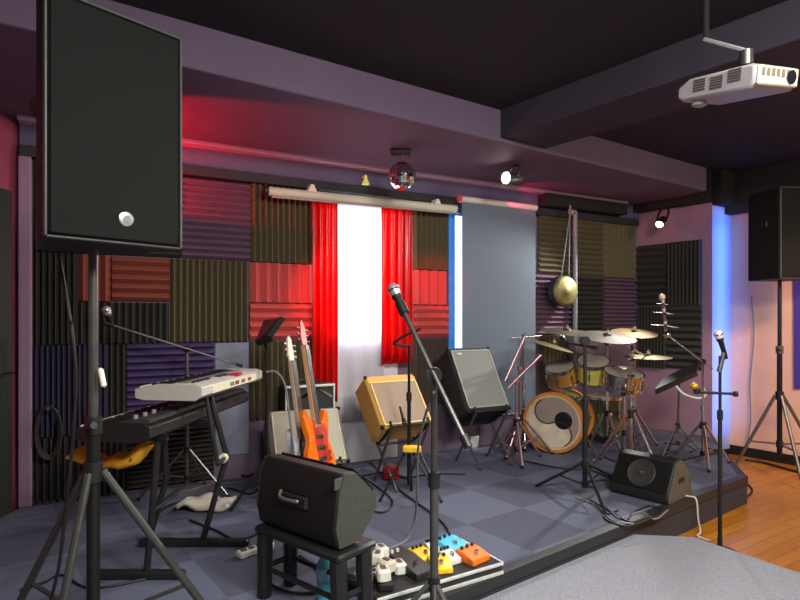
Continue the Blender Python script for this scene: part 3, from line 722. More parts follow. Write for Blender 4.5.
# right black stand with cross bar
rx, ry = P(720, 400, 3.56).x, 3.56
t = mic_stand('slim black microphone stand with a cross bar in front of the blue pillar', (rx, ry), 0, .5, P(720, 356, 3.56).z, None, None, BLK, pole_r=.0095)
MB().lathe([(.1, 0), (.1, .012), (.07, .022), (.015, .03), (.015, .09), (.001, .09)], (rx, ry, 0), n=28).build('round_base', BLK, t)
MB().cyl(P(697, 392, 3.56), P(736, 394, 3.56), .009).build('cross_bar', BLK, t)
MB().cyl(P(734, 394, 3.56), P(737, 394, 3.56), .018).build('bar_end', BLK, t)
MB().sphere(P(694, 386, 3.56), .026, (1, 1, .85)).build('yellow_knob', mat('brass_knob', (206, 170, 40), .35, .4), t)
MB().rbox(P(697, 391, 3.56), (.04, .03, .035), .006).build('bar_clamp', BLK, t)
MB().cyl(P(719, 372, 3.56), P(724, 352, 3.56), .016, .013).build('mic_clip', STEEL, t)
microphone(P(717, 330, 3.56), P(726, 358, 3.56), 'pale headed microphone on the slim stand in front of the blue pillar', .027, mat('mic_pale', (226, 222, 214), .4, .3))

# ------------------------------------------------------------------ amplifiers
def amp(name, label, fc, yaw, tilt, w, h, d, cab, grl, piping, cat='amplifier', panel=None, logo=None):
    M = TM(fc, yaw, tilt)
    low = min((M @ V((0, y, -h/2))).z for y in (0, d))
    t = thing(name, label, cat, M @ V((0, d/2, -h/2)))
    MB(M).rbox((0, d/2, 0), (w, d, h), .015).build('cabinet', cab, t)
    gh = h*.80 if panel else h*.88; gz = -h*.06 if panel else 0
    MB(M).rbox((0, -.002, gz), (w*.88, .012, gh), .004).build('grille', grl, t)
    e = MB(M); z0, z1 = gz-gh/2, gz+gh/2
    for s in (-1, 1): e.rbox((s*w*.44, -.008, gz), (.012, .01, gh+.012), .003)
    for z in (z0, z1): e.rbox((0, -.008, z), (w*.88+.012, .01, .012), .003)
    e.build('piping', piping, t)
    MB(M).tube([(-.09, d*.5, h/2), (-.07, d*.5, h/2+.022), (.07, d*.5, h/2+.022), (.09, d*.5, h/2)], .009, sub=3).build('handle', BLK, t)
    for s in (-1, 1):
        for z in (-1, 1):
            MB(M).sphere((s*(w/2-.012), .012, z*(h/2-.012)), .018, n=10, m=6).build('corner_guard', BLKM, t)
    if panel:
        cp_ = MB(M).rbox((0, d*.25, h/2+.001), (w*.8, d*.3, .006), .002).build('control_panel', panel, t)
        for i in range(6): MB(M).cyl((-w*.3+w*.12*i, d*.25, h/2), (-w*.3+w*.12*i, d*.25, h/2+.018), .01, n=10).build('knob', BLK, cp_)
    if logo:
        MB(M).rbox(logo, (.05, .006, .02), .003).build('badge', WHITE, t)
    return t, M
TW = mat('tweed', (214, 166, 86), .7, var=.1, scale=120, bump=.15)
TWG = mat('tweed_grille', (156, 136, 116), .8, var=.18, scale=200, bump=.2)
t, M = amp('guitar_amplifier', 'tan tweed guitar amplifier tilted back on a stand below the bright window', P(399, 399, 4.35), 31, 39, .46, .46, .23, TW, TWG, mat('tweed_pipe', (246, 214, 130), .6), panel=mat('tweed_panel', (238, 206, 124), .6))
def amp_stand(label, M, w, h, d, zf=ST):
    o = M @ V((0, d*.5, -h/2)); t = thing('amplifier_stand', label, 'amplifier stand', (o.x, o.y, zf))
    for s in (-1, 1):
        lip = M @ V((s*w*.36, -.03, -h/2+.03)); k = M @ V((s*w*.36, -.03, -h/2-.014)); r = M @ V((s*w*.36, d+.02, -h/2-.014)); u = M @ V((s*w*.36, d+.018, -h/2+h*.5))
        MB().tube([lip, k, r, u], .011, sub=1).build('cradle', BLKM, t)
        yx = M.to_3x3() @ V((0, 1, 0)); yx.z = 0; yx.normalize()
        f1 = V((k.x, k.y, zf))-yx*.07; f2 = V((r.x, r.y, zf))+yx*.05
        f1.z = f2.z = zf+.012
        MB().tube([f1, r], .011, sub=1).build('leg', STEEL, t)
        MB().tube([f2, k], .011, sub=1).build('leg', STEEL, t)
    a = M @ V((-w*.36, d+.02, -h/2-.014)); b = M @ V((w*.36, d+.02, -h/2-.014)); MB().tube([a, b], .010, sub=1).build('cross_bar', BLKM, t)
    a = M @ V((-w*.36, -.03, -h/2-.014)); b = M @ V((w*.36, -.03, -h/2-.014)); MB().tube([a, b], .010, sub=1).build('cross_bar', BLKM, t)
    return t
amp_stand('folding steel stand holding up the tweed amplifier', M, .46, .46, .23)
mb = MB(); mb.rbox(P(390, 443, 4.42), (.12, .12, .08), .02); 
GA = mat('amp_black_vinyl', (30, 31, 31), .6, bump=.2, bscale=300)
t, M = amp('guitar_amplifier', 'black amplifier with a grey grille, tilted back in front of the roller blind', P(479, 378, 4.95), 27, 32, .46, .62, .25, GA, mat('grey_grille', (138, 140, 134), .85, var=.12, scale=260, bump=.2), mat('pipe_grey_light', (176, 178, 174), .5), logo=(-.13, -.012, .24))
amp_stand('folding stand under the grey grilled amplifier in front of the roller blind', M, .46, .62, .25)
BG = mat('beige_grille', (190, 186, 164), .8, var=.14, scale=200, bump=.2)
t, M = amp('guitar_amplifier', 'beige grilled amplifier tilted back behind the guitars', P(308, 436, 4.12), 22, 38, .56, .46, .26, mat('amp_grey_vinyl', (124, 122, 112), .6), BG, mat('pipe_beige', (214, 208, 186), .5))
low = min((M @ V((x, y, z))).z for x in (-.28, .28) for y in (0, .26) for z in (-.23, .23))
amp_stand('folding stand under the beige grilled amplifier behind the guitars', M, .56, .46, .26)
t = thing('guitar_amplifier', 'black amplifier cabinet with white edging between the guitars and the wall', 'amplifier', V((-.76, 4.585, ST)))
Mh = TM((-.76, 4.585, ST), 27)
MB(Mh).rbox((0, 0, .37), (.42, .16, .74), .015).build('cabinet', GA, t)
MB(Mh).rbox((0, -.082, .37), (.37, .012, .66), .004).build('grille', mat('dark_grille', (50, 52, 50), .8), t)
e = MB(Mh); e.rbox((0, -.086, .722), (.42, .014, .02), .004); e.rbox((-.2, -.086, .37), (.014, .014, .70), .004); e.rbox((.2, -.086, .37), (.014, .014, .70), .004); e.build('edging', WHITE, t)
MB(Mh).tube([(-.08, 0, .74), (-.06, 0, .765), (.06, 0, .765), (.08, 0, .74)], .009, sub=3).build('handle', BLK, t)

# ------------------------------------------------------------------ guitars
def outline(pts, n=7):
    q = [V((x, y)) for x, y in pts]; m = len(q); o = []
    for i in range(m):
        p0, p1, p2, p3 = q[i-1], q[i], q[(i+1) % m], q[(i+2) % m]
        for k in range(n):
            t = k/n; o.append(.5*((2*p1)+(p2-p0)*t+(2*p0-5*p1+4*p2-p3)*t*t+(3*p1-p0-3*p2+p3)*t*t*t))
    return o
def guitar(label, bottom, head, face, body_m, neck_m, guard_m, head_m, L):
    """bottom: strap end, head: headstock tip, face: direction the front looks"""
    bottom, head = V(bottom), V(head); zax = (head-bottom).normalized()
    f = V(face); f = (f-zax*f.dot(zax)).normalized(); x = f.cross(zax).normalized()*-1
    M = Matrix((x, f, zax)).transposed().to_4x4(); M.translation = bottom
    if M.determinant() < 0: pass
    t = thing('electric_guitar', label, 'guitar', bottom)
    bl = .43
    pts = [(0, 0), (.10, .012), (.165, .09), (.15, .19), (.115, .25), (.135, .33), (.155, .43), (.12, .46), (.075, .385), (0, .36), (-.065, .385), (-.115, .45), (-.145, .41), (-.125, .32), (-.11, .25), (-.15, .18), (-.165, .09), (-.10, .012)]
    MB(M).prism([V((p.x, -.02, p.y)) for p in outline(pts)], V((0, .04, 0))).build('body', body_m, t, bevel=.006)
    gp = [(.02, .10), (.11, .14), (.09, .22), (.10, .33), (.04, .38), (-.04, .38), (-.05, .25), (-.03, .14)]
    MB(M).prism([V((p.x, .02, p.y)) for p in outline(gp)], V((0, .003, 0))).build('pickguard', guard_m, t)
    for z in (.14, .21, .28): MB(M).rbox((0, .026, z), (.08, .012, .025), .004).build('pickup', BLK, t)
    MB(M).rbox((0, .026, .085), (.085, .014, .03), .003).build('bridge', CHROME, t)
    for i in range(3): MB(M).cyl((.085, .02, .10+.04*i), (.085, .034, .10+.04*i), .011).build('knob', CHROME, t)
    nl = L-.19
    MB(M).prism([V((-.028, -.004, .34)), V((.028, -.004, .34)), V((.028, .026, .34)), V((-.028, .026, .34))], V((0, 0, nl-.34))).build('neck', neck_m, t, bevel=.004)
    MB(M).rbox((0, .029, (.36+nl)/2), (.05, .005, nl-.36), .001).build('fretboard', mat('fretboard', (92, 62, 48), .5), t)
    hp = [(-.024, nl-.01), (.024, nl-.01), (.034, nl+.04), (.026, nl+.15), (.0, nl+.185), (-.022, nl+.16), (-.034, nl+.05)]
    MB(M).prism([V((a, .0, b)) for a, b in hp], V((0, .016, 0))).build('headstock', head_m, t, bevel=.003); hs_ = t.children[-1] if False else [o for o in t.children if o.name.startswith('headstock')][0]
    for i in range(6):
        s = -1 if i % 2 else 1; z = nl+.035+.04*(i//2)
        MB(M).cyl((s*.03, .008, z), (s*.068, .008, z), .007, n=8).build('tuning_peg', CHROME, hs_)
    mb = MB(M)
    for i in range(6): mb.tube([(-.02+.008*i, .036, .085), (-.016+.0064*i, .034, nl)], .0009, n=4, sub=1)
    mb.build('strings', CHROME, t); return t, M
ORG = mat('orange_sunburst', (244, 116, 20), .25, var=.2, scale=6, coat=.6)
MAPLE = mat('maple_neck', (196, 152, 110), .4, var=.1)
gb = V((P(326, 505, 3.55).x, 3.55, .42))
guitar('orange bass guitar with a red headstock leaning in front of the beige amplifier', P(323, 482, 3.50), P(301, 331, 3.78), (.93, -.36, .25), ORG, MAPLE, mat('guard_red', (206, 52, 26), .35), mat('head_red', (196, 60, 54), .35), 1.08)
guitar('white bodied electric guitar with a pale headstock beside the orange bass', P(308, 500, 3.56), P(287, 335, 3.86), (.93, -.36, .2), mat('guitar_white', (196, 200, 206), .3, coat=.5), mat('pale_neck', (178, 160, 140), .4), BLK, mat('head_pale', (224, 208, 180), .4), 1.10)
t = thing('guitar_stand', 'black guitar stand under the orange bass and the white bodied guitar', 'guitar stand', (-.54, 3.62, ST))
MB().tube([(-.50, 3.70, ST+.05), (-.56, 3.80, 1.0)], .014, sub=1).build('back_pole', BLKM, t)
MB().tube([(-.66, 3.50, .52), (-.50, 3.60, .50), (-.36, 3.50, .56)], .012, sub=4).build('yoke', BLKM, t)
MB().tube([(-.50, 3.70, .45), (-.50, 3.60, .50)], .014, sub=1).build('yoke_arm', BLKM, t)
MB().tube([(-.66, 3.80, .95), (-.56, 3.80, 1.0), (-.46, 3.80, .95)], .012, sub=4).build('neck_rest', BLKM, t)
for f in ((-.72, 3.42), (-.28, 3.46), (-.50, 3.95)): MB().tube([(-.50, 3.70, ST+.3), (f[0], f[1], ST+.012)], .012, sub=1).build('leg', BLKM, t)

# ------------------------------------------------------------------ drum kit
HEADC = mat('drum_head', (148, 142, 130), .5, var=.12, scale=8)
OAK = mat('drum_hoop_wood', (206, 128, 52), .3, var=.15, scale=14, coat=.4)
SHELL = mat('drum_shell_green', (84, 92, 56), .25, var=.35, scale=5, coat=.5)
SHELLB = mat('drum_shell_amber', (150, 104, 40), .25, var=.3, scale=5, coat=.5)
def drum(label, name, c, axis, r, d, shell, hoop, head, cat='drum', lugs=8, group='drums of the kit'):
    """c centre of the top/front head, axis pointing from shell out through that head"""
    c = V(c); a = V(axis).normalized(); t = thing(name, label, cat, c-a*d, group)
    fr = frame(c, a.orthogonal(), a)
    sh_ = MB(fr).lathe([(r*.97, 0), (r*.97, -d), (r*.93, -d), (r*.93, 0), (r*.97, 0)], n=40).build('shell', shell, t)
    hb = .022 if r < .25 else .04
    for z in (0, -d):
        s = 1 if z == 0 else -1
        ro, ri = (1.03, .975) if r < .25 else (1.05, .955)
        MB(fr).lathe([(r*ri, z+s*.008), (r*ro, z+s*.008), (r*ro, z-s*hb), (r*ri, z-s*hb), (r*ri, z+s*.008)], n=40).build('hoop', hoop, t)
        MB(fr).lathe([(r*.97, z-s*.004), (r*.97, z), (r*.5, z+s*.001), (.001, z+s*.0012)], n=40).build('head', head if s == 1 else HEADC, t)
    for i in range(lugs):
        an = 2*math.pi*i/lugs+.2; u = V((math.cos(an), math.sin(an), 0))
        mb = MB(fr); mb.cyl(u*r*1.02+V((0, 0, -.008)), u*r*1.02+V((0, 0, -d+.008)), .004, n=6); mb.rbox(u*r*1.0+V((0, 0, -d/2)), (.022, .022, min(.06, d*.4)), .006); mb.build('lug', CHROME, sh_)
    return t, fr
kc = P(553, 420, 5.25); ka = V((-.52, -.85, 0)).normalized(); kr = .272
kc.z = ST+kr*1.05+.004
t, fr = drum('bass drum with an orange wooden hoop and a swirled two tone head', 'bass_drum', kc, ka, kr, .42, SHELL, OAK, mat('kick_head', (150, 134, 126), .5, var=.08), lugs=8)
# swirl artwork, emblem and port on the front head
def disc_poly(c, r, z, n=28): return [V((c[0]+r*math.cos(2*math.pi*i/n), c[1]+r*math.sin(2*math.pi*i/n), z)) for i in range(n)]
hx = ka.cross(UP).normalized()*1
fr2 = frame(kc, UP.cross(ka), ka)        # local x to the viewer's right, y up
sw = []
for i in range(25):
    a = math.pi/2+math.pi*i/24; sw.append((kr*.86*math.cos(a), kr*.86*math.sin(a)))
for i in range(13):
    a = -math.pi/2+math.pi*i/12; sw.append((kr*.43*math.cos(a), -kr*.43+kr*.43*math.sin(a)))
for i in range(13):
    a = -math.pi/2-math.pi*i/12; sw.append((kr*.43*math.cos(a), kr*.43+kr*.43*math.sin(a)))
rm = Matrix.Rotation(math.radians(28), 4, 'Z')
MB(fr2 @ rm).prism([V((x, y, .002)) for x, y in sw], V((0, 0, .0012))).build('head_swirl', mat('swirl_cream', (216, 202, 176), .5, var=.15, scale=10), t, smooth=0)
MB(fr2 @ rm).tube([V((x, y, .004)) for x, y in sw[24:]], .006, n=6, sub=1).build('swirl_line', mat('swirl_dark', (52, 44, 44), .5), t)
MB(fr2).lathe([(kr*.30, .003), (kr*.30, .006), (kr*.26, .007), (.001, .007)], (kr*.36, kr*.1, 0), (0, 0, 1), n=28).build('sound_port', mat('port_black', (14, 16, 16), .4), t)
MB(fr2).lathe([(kr*.87, .002), (kr*.90, .005), (kr*.94, .005), (kr*.955, .002), (kr*.87, .002)], n=40).build('head_ring', mat('head_ring', (212, 186, 150), .4), t)
for s in (-1, 1):
    side = UP.cross(ka)*s
    MB().tube([kc-ka*.08+side*kr*.95-UP*kr*.3, V((kc.x, kc.y, ST+.008))+ka*.05+side*(kr+.16)], .008, sub=1).build('spur', CHROME, t)
# rack toms
MB().tube([kc-ka*.2+UP*kr*1.0, kc-ka*.2+UP*(kr+.14)], .014, sub=1).build('tom_post', CHROME, t)
rt = P(560, 367, 5.3)
drum('small amber rack tom mounted over the bass drum', 'rack_tom', rt, (-.25, -.30, .92), .135, .17, SHELLB, CHROME, HEADC, lugs=6)
drum('pale yellow rack tom beside the amber tom, behind the black microphone stand', 'rack_tom', P(593.5, 361, 5.22), (-.1, -.38, .92), .145, .2, mat('drum_shell_yellow', (206, 190, 90), .25, var=.15, scale=5, coat=.5), CHROME, HEADC, lugs=6)
drum('chrome snare drum at the far side of the kit', 'snare_drum', P(624, 373, 4.98), (.05, -.25, .97), .17, .14, CHROME, CHROME, HEADC, lugs=8)
ftc = P(604, 396, 5.75); drum('green floor tom standing behind the bass drum', 'floor_tom', ftc, (0, 0, 1), .19, .36, SHELL, CHROME, HEADC, lugs=6)
ftz = bpy.data.objects
t = [o for o in bpy.data.objects if o.name.startswith('floor_tom')][0]
for i in range(3):
    a = 2.1*i+.5; q = V((ftc.x+.205*math.cos(a), ftc.y+.205*math.sin(a), 0)); MB().tube([q+UP*(ftc.z-.14), q+UP*(ST+.012)], .008, sub=1).build('leg', CHROME, t)
tp = kc-ka*.2+UP*(kr+.14)
t = thing('tom_holder', 'chrome double tom holder above the bass drum', 'drum hardware', tp)
MB().tube([tp, tp+UP*.08, rt+V((0, .1, -.12))], .011, sub=3).build('arm', CHROME, t)
MB().tube([tp, tp+UP*.08, P(597, 372, 5.3)], .011, sub=3).build('arm', CHROME, t)
MB().rbox(tp+UP*.06, (.06, .05, .07), .01).build('clamp', CHROME, t)
# snare stand
sc_ = P(624, 373, 4.98); t = thing('snare_stand', 'low chrome stand under the snare drum', 'drum hardware', (sc_.x, sc_.y, ST))
MB().cyl((sc_.x, sc_.y, ST+.06), (sc_.x, sc_.y, sc_.z-.2), .014).build('post', CHROME, t)
for i in range(3):
    a = 2.1*i+.4; MB().tube([(sc_.x, sc_.y, sc_.z-.2), (sc_.x+.17*math.cos(a), sc_.y+.17*math.sin(a), sc_.z-.165)], .008, sub=1).build('basket_arm', CHROME, t)
tripod(t, (sc_.x, sc_.y), ST, ST+.25, [(sc_.x+.2*math.cos(a), sc_.y+.2*math.sin(a), ST) for a in (.9, 3.0, 5.1)], .010, CHROME, ST+.1, .5)
# cymbals
BR = mat('cymbal_brass', (96, 84, 46), .55, .5, var=.15, scale=20)
BRD = mat('cymbal_dark', (62, 52, 34), .6, .35, var=.2, scale=20)
def cymbal(label, c, nrm, r, m=BR, cup=True):
    fr = frame(c, V(nrm).orthogonal(), nrm); h = r*.10
    prof = [(.004, h+.012), (r*.1, h+.010), (r*.17, h*.75), (r*.5, h*.45), (r*.85, h*.12), (r, 0), (r, -.0015), (r*.85, h*.12-.002), (r*.5, h*.45-.002), (r*.17, h*.75-.002), (.004, h+.009)]
    t = thing('cymbal', label, 'cymbal', V(c), 'cymbals of the drum kit')
    MB(fr).lathe(prof, n=40).build('plate', m, t)
    MB(fr).cyl((0, 0, h+.004), (0, 0, h+.03), .014, n=12).build('felt', mat('felt', (190, 184, 176), .9), t)
    MB(fr).cyl((0, 0, h+.03), (0, 0, h+.05), .008, n=8).build('wing_nut', CHROME, t)
    return t
def cymbal_stand(label, base, top, arm_to, feet_r=.26, zf=ST, ang=.3, m=CHROME, name='cymbal_stand', collar=None):
    t = thing(name, label, 'cymbal stand', (base[0], base[1], zf)); b = V((base[0], base[1], 0))
    col = collar or zf+.34
    MB().cyl(b+UP*(zf+.05), b+UP*(zf+(top-zf)*.55), .014).build('lower_tube', m, t)
    MB().cyl(b+UP*(zf+(top-zf)*.52), b+UP*top, .0105).build('upper_tube', m, t)
    MB().cyl(b+UP*(zf+(top-zf)*.53), b+UP*(zf+(top-zf)*.57), .022).build('height_clamp', m, t)
    if arm_to is not None:
        k = b+UP*top; a = V(arm_to); MB().cyl(a, k-(a-k)*.25, .008).build('arm', m, t); MB().rbox(k, (.045, .045, .05), .01).build('tilter', m, t)
    tripod(t, base, zf, col, [(b.x+feet_r*math.cos(ang+2.0944*i), b.y+feet_r*math.sin(ang+2.0944*i), zf) for i in range(3)], .012, m, zf+.1, .55)
    return t
# hi-hat / left crash on the pinkish boom stands
PST = mat('stand_pinkish', (186, 150, 156), .3, .8)
b1 = G(520, 454); b1 = V((P(520, 400, 5.25).x, 5.25, 0))
t = cymbal_stand('chrome boom stand beside the bass drum, its arm rising to the tilted crash', (b1.x, b1.y), 1.02, P(525, 333, 5.15), .30, ang=-2.2, m=PST)
MB().cyl(P(525, 336, 5.13), P(505, 381, 5.05), .012).build('boom', PST, t)
b2 = V((P(516, 400, 5.02).x, 5.0, 0))
t = cymbal_stand('short chrome boom stand in front of the grey roller blind', (b2.x, b2.y), .93, P(540, 357, 5.05), .28, ang=-1.6, m=PST)
MB().cyl(P(541, 355, 5.0), P(508, 388, 4.98), .014).build('boom', PST, t)
cymbal('thin tilted crash cymbal over the bass drum', P(553, 346, 5.2), (.25, -.1, .96), .24)
cymbal('dark crash cymbal level above the bass drum, in front of the gong', P(567, 332, 5.45), (.05, -.12, .98), .26, BRD)
cymbal('large brown ride cymbal tilted towards the viewer above the yellow tom', P(607, 337, 5.2), (.04, -.20, .97), .26, BRD)
cymbal('brass crash cymbal above the snare drum, nearest the corner', P(634, 333, 5.5), (0, -.2, .98), .22, mat('cymbal_gold', (104, 80, 36), .55, .5, var=.2, scale=20))
cymbal('flat greenish hi-hat cymbal below the brass crash, in front of the dark foam', P(648, 357, 5.0), (0, -.05, 1), .20)
def bs(px, Y): return (P(px, 400, Y).x, Y)
cymbal_stand('chrome stand carrying the dark level crash behind the bass drum', (1.21, 5.50), P(567, 334, 5.45).z-.03, P(567, 334, 5.45), .17, ang=.4)
cymbal_stand('chrome stand carrying the brown ride cymbal', bs(607, 5.47), 1.24, P(607, 338, 5.2), .17, ang=.9)
cymbal_stand('chrome stand carrying the brass crash above the snare', bs(634, 5.52), P(634, 335, 5.5).z, None, .25, ang=.2)
t = cymbal_stand('tall double braced chrome hi-hat stand in front of the snare drum', bs(631, 4.66), P(631, 348, 4.66).z, P(648, 357, 5.0), .33, ang=-1.2, collar=ST+.47)
for i in range(4):
    MB().rbox(P(631, 360+16*i, 4.66), (.05, .05, .03), .008).build('clamp', CHROME, t)
# stacked splash cymbals on the stand by the pillar
cs = bs(703, 4.85)
t = cymbal_stand('slim chrome stand by the blue pillar with a long arm to the stacked cymbals', cs, P(703, 362, 4.85).z, P(666, 334, 4.9), .26, ang=-1.9)
MB().cyl(P(666, 334, 4.9), P(662, 297, 4.9), .010).build('upright_rod', CHROME, t)
MB().sphere(P(662, 297, 4.9), .028).build('top_knob', mat('knob_pale', (220, 196, 170), .4), t)
MB().sphere(P(667, 335, 4.89), .03).build('joint', CHROME, t)
for y, r, lab in ((304, .055, 'tiny top cymbal of the three stacked on the tall rod'), (313, .085, 'middle cymbal of the three stacked on the tall rod'), (326, .115, 'widest bottom cymbal of the three stacked on the tall rod')):
    cymbal(lab, P(662.5+(y-304)*.1, y, 4.9), (.1, -.08, 1), r, BRD)
# pedal
pd = kc-ka*.62; t = thing('bass_drum_pedal', 'chrome foot pedal behind the bass drum', 'pedal', V((pd.x, pd.y, ST)))
Mp = frame((pd.x, pd.y, ST), -ka.cross(UP), UP)
MB(Mp).rbox((0, 0, .01), (.1, .28, .016), .004).build('base_plate', BLKM, t)
MB(Mp).rbox((0, 0, .05), (.085, .26, .012), .004, Matrix.Rotation(.22, 3, 'X')).build('footboard', CHROME, t)
MB(Mp).tube([(-.05, .12, .01), (-.05, .13, .2), (.05, .13, .2), (.05, .12, .01)], .008, sub=1).build('frame', CHROME, t)
# slanted music desk by the pillar
t = thing('music_stand', 'black music stand with a steeply slanted desk beside the drum kit', 'music stand', V((P(682, 380, 5.05).x, 5.1, ST)))
q = [P(655, 391, 5.0), P(697, 372, 5.1), P(701, 361, 5.25), P(664, 379, 5.15)]
nn = (q[1]-q[0]).cross(q[3]-q[0]).normalized(); MB().prism(q, nn*.015).build('desk', BLK, t)
MB().prism([q[0], q[1], q[1]-nn*.04, q[0]-nn*.04], UP*.01).build('ledge', BLK, t)
mq = (q[0]+q[1]+q[2]+q[3])/4; MB().cyl(mq, V((mq.x, mq.y+.03, ST+.2)), .011).build('pole', STEEL, t)
tripod(t, (mq.x, mq.y+.03), ST, ST+.28, [(mq.x+.2, mq.y-.08, ST), (mq.x-.2, mq.y-.08, ST), (mq.x, mq.y+.22, ST)], .009, STEEL, ST+.12, .5)
# ------------------------------------------------------------------ floor monitors
# front monitor on a black stool
a0, a1 = V((-.655, 2.56)), V((-.262, 2.24)); ml = (a1-a0).length; mx = (a1-a0).normalized()
M = frame(V((a1.x, a1.y, 0)), V((mx.x, mx.y, 0)), UP)   # x along, y away from the viewer
sz = .548
t = thing('floor_monitor', 'black wedge monitor seen from behind on a black stool, foremost on the stage', 'stage monitor', V(((a0.x+a1.x)/2, (a0.y+a1.y)/2, sz)))
prof = [(0.02, .005), (.0, .09), (.02, .235), (.05, .305), (.12, .30), (.25, .18), (.255, .12), (.14, .005)]
MB(M).prism([V((-ml, y, sz+z)) for y, z in prof], V((ml, 0, 0))).build('cabinet', BLKP, t, bevel=.01)
for x, nm in ((-ml-.006, 'side_plate'), (0, 'side_plate')):
    MB(M).prism([V((x, y*.96+.004, sz+z*.97+.005)) for y, z in prof], V((.006, 0, 0))).build(nm, mat('monitor_side', (62, 66, 58), .55, bump=.15, bscale=400), t)
MB(M).prism([V((-ml+.02, .125, sz+.302)), V((-.02, .125, sz+.302)), V((-.02, .252, sz+.186)), V((-ml+.02, .252, sz+.186))], V((0, .007, .006))).build('grille', GRILLE, t)
MB(M).rbox((-ml*.52, .004, sz+.16), (.2, .024, .06), .01).build('handle_recess', BLK, t)
MB(M).tube([(-ml*.66, .002, sz+.19), (-ml*.63, -.016, sz+.165), (-ml*.45, -.016, sz+.165), (-ml*.42, .002, sz+.165)], .008, sub=3).build('handle', mat('handle_grey', (84, 86, 80), .4), t)
MB(M).rbox((-.006, .03, sz+.27), (.012, .05, .05), .005).build('corner_bracket', RIM, t)
t = thing('black_stool', 'black stool carrying the wedge monitor, foremost on the stage', 'stool', V(((a0.x+a1.x)/2, (a0.y+a1.y)/2, ST)))
MB(M).rbox((-ml*.465, .10, sz-.018), (.55, .23, .034), .01).build('seat', BLK, t)
lg = {}
for i, (x, y) in enumerate(((-ml*.93, .02), (-ml*.0, .02), (-ml*.93, .17), (-ml*.0, .17))):
    xo = x+(-.005 if x < -ml*.5 else .015); p0 = M @ V((x, y, sz-.03)); p1 = M @ V((xo, y, ST)); lg[i] = (p0, p1)
    MB().cyl(p0, p1, .036, .032, n=10).build('leg', BLK, t)
for i, j in ((0, 1), (2, 3), (0, 2), (1, 3)):
    MB().cyl(lg[i][0].lerp(lg[i][1], .55), lg[j][0].lerp(lg[j][1], .55), .012, n=8).build('rung', BLK, t)
# right wedge on the stage edge
t = thing('floor_monitor', 'black wedge monitor with a round speaker cone at the stage edge by the drums', 'stage monitor', V((1.66, 3.95, ST)))
fl, frr = G(617, 499).xy, G(663, 508).xy
fl, frr = V((1.56, 4.07)), V((1.807, 3.78))
wx = (frr-fl).normalized(); ww = .36
M = frame(V((frr.x, frr.y, ST)), V((wx.x, wx.y, 0)), UP)
prof = [(0, 0), (.0, .06), (.13, .27), (.20, .285), (.36, .16), (.38, .0)]
MB(M).prism([V((-.42, y, z+.004)) for y, z in prof], V((.42, 0, 0))).build('cabinet', BLKP, t, bevel=.01)
gd = V((0, .13, .21)).normalized(); gn_ = V((0, -gd.z, gd.y))
o = V((-.40, .006, .074))+gn_*.001
MB(M).prism([o, o+V((.38, 0, 0)), o+V((.38, 0, 0))+gd*.22, o+gd*.22], gn_*.008).build('grille', GRILLE, t)
Mg = M @ frame(V((-.21, .006, .074))+gd*.11+gn_*.01, (1, 0, 0), gn_)
MB(Mg).lathe([(.095, 0), (.1, .004), (.095, .006), (.085, .002), (.03, .001), (.03, .004), (.001, .008)], n=32).build('cone', mat('cone', (40, 42, 40), .5), t)
MB(Mg).sphere((0, 0, .006), .012).build('dust_cap', RIM, [o for o in t.children if o.name.startswith('cone')][0])
MB(M).prism([V((0, y*.94+.01, z*.95+.008)) for y, z in prof], V((.006, 0, 0))).build('side_plate', mat('monitor_side2', (88, 84, 74), .55, bump=.15, bscale=400), t)
MB(M).rbox((.004, .2, .14), (.012, .09, .04), .005).build('handle', BLK, t)

# ------------------------------------------------------------------ pedalboard
pa, pb = G(412, 590).xy, G(505, 566).xy
pa = V((-.10, 2.41)); px_ = V((.46, .275)).normalized()
M = frame(V((pa.x, pa.y, ST)), V((px_.x, px_.y, 0)), UP)
pw, pdp = .71, .34
t = thing('pedalboard', 'black pedalboard case with white metal edges lying at the stage edge', 'pedalboard', M @ V((pw/2, pdp/2, 0)))
MB(M).rbox((pw/2, pdp/2, .03), (pw, pdp, .06), .006).build('case', mat('case_black', (34, 35, 36), .7), t)
e = MB(M)
e.rbox((pw/2, -.002, .055), (pw, .012, .014), .002); e.rbox((pw/2, -.002, .012), (pw, .012, .016), .002)
e.build('front_edge', mat('edge_alu', (216, 216, 210), .35, .3), t)
MB(M).rbox((pw, pdp/2, .055), (.012, pdp, .014), .002).build('side_edge', MATS['edge_alu'], t)
def pedal(label, x, y, w, d, m, rot=0, h=.045, knobs=3, group='effect pedals on the pedalboard'):
    Mq = M @ Matrix.Translation((x, y, .06)) @ Matrix.Rotation(math.radians(rot), 4, 'Z')
    t = thing('effect_pedal', label, 'effect pedal', Mq.translation, group)
    MB(Mq).prism([V((-w/2, -d/2, 0)), V((-w/2, d/2, 0)), V((-w/2, d/2, h)), V((-w/2, d*.1, h)), V((-w/2, -d/2, h*.6))], V((w, 0, 0))).build('housing', m, t, bevel=.004)
    for i in range(knobs): MB(Mq).cyl((-w*.3+w*.3*i, d*.32, h), (-w*.3+w*.3*i, d*.32, h+.014), .008, n=10).build('knob', BLK if m is not MATS.get('pedal_black') else WHITE, t)
    MB(Mq).cyl((0, -d*.22, h*.7), (0, -d*.22, h*.7+.022), .011, n=12).build('footswitch', CHROME, t)
    return t
PY = mat('pedal_yellow', (240, 200, 30), .4); PB = mat('pedal_blue', (70, 190, 222), .4); PO = mat('pedal_orange', (244, 120, 30), .4); PW = mat('pedal_white', (226, 224, 214), .4); mat('pedal_black', (36, 38, 38), .45)
pedal('yellow effect pedal nearest the wide black pedal', .385, .235, .085, .125, PY, 8)
pedal('bigger yellow effect pedal behind the microphone pole', .40, .10, .10, .12, PY, -20)
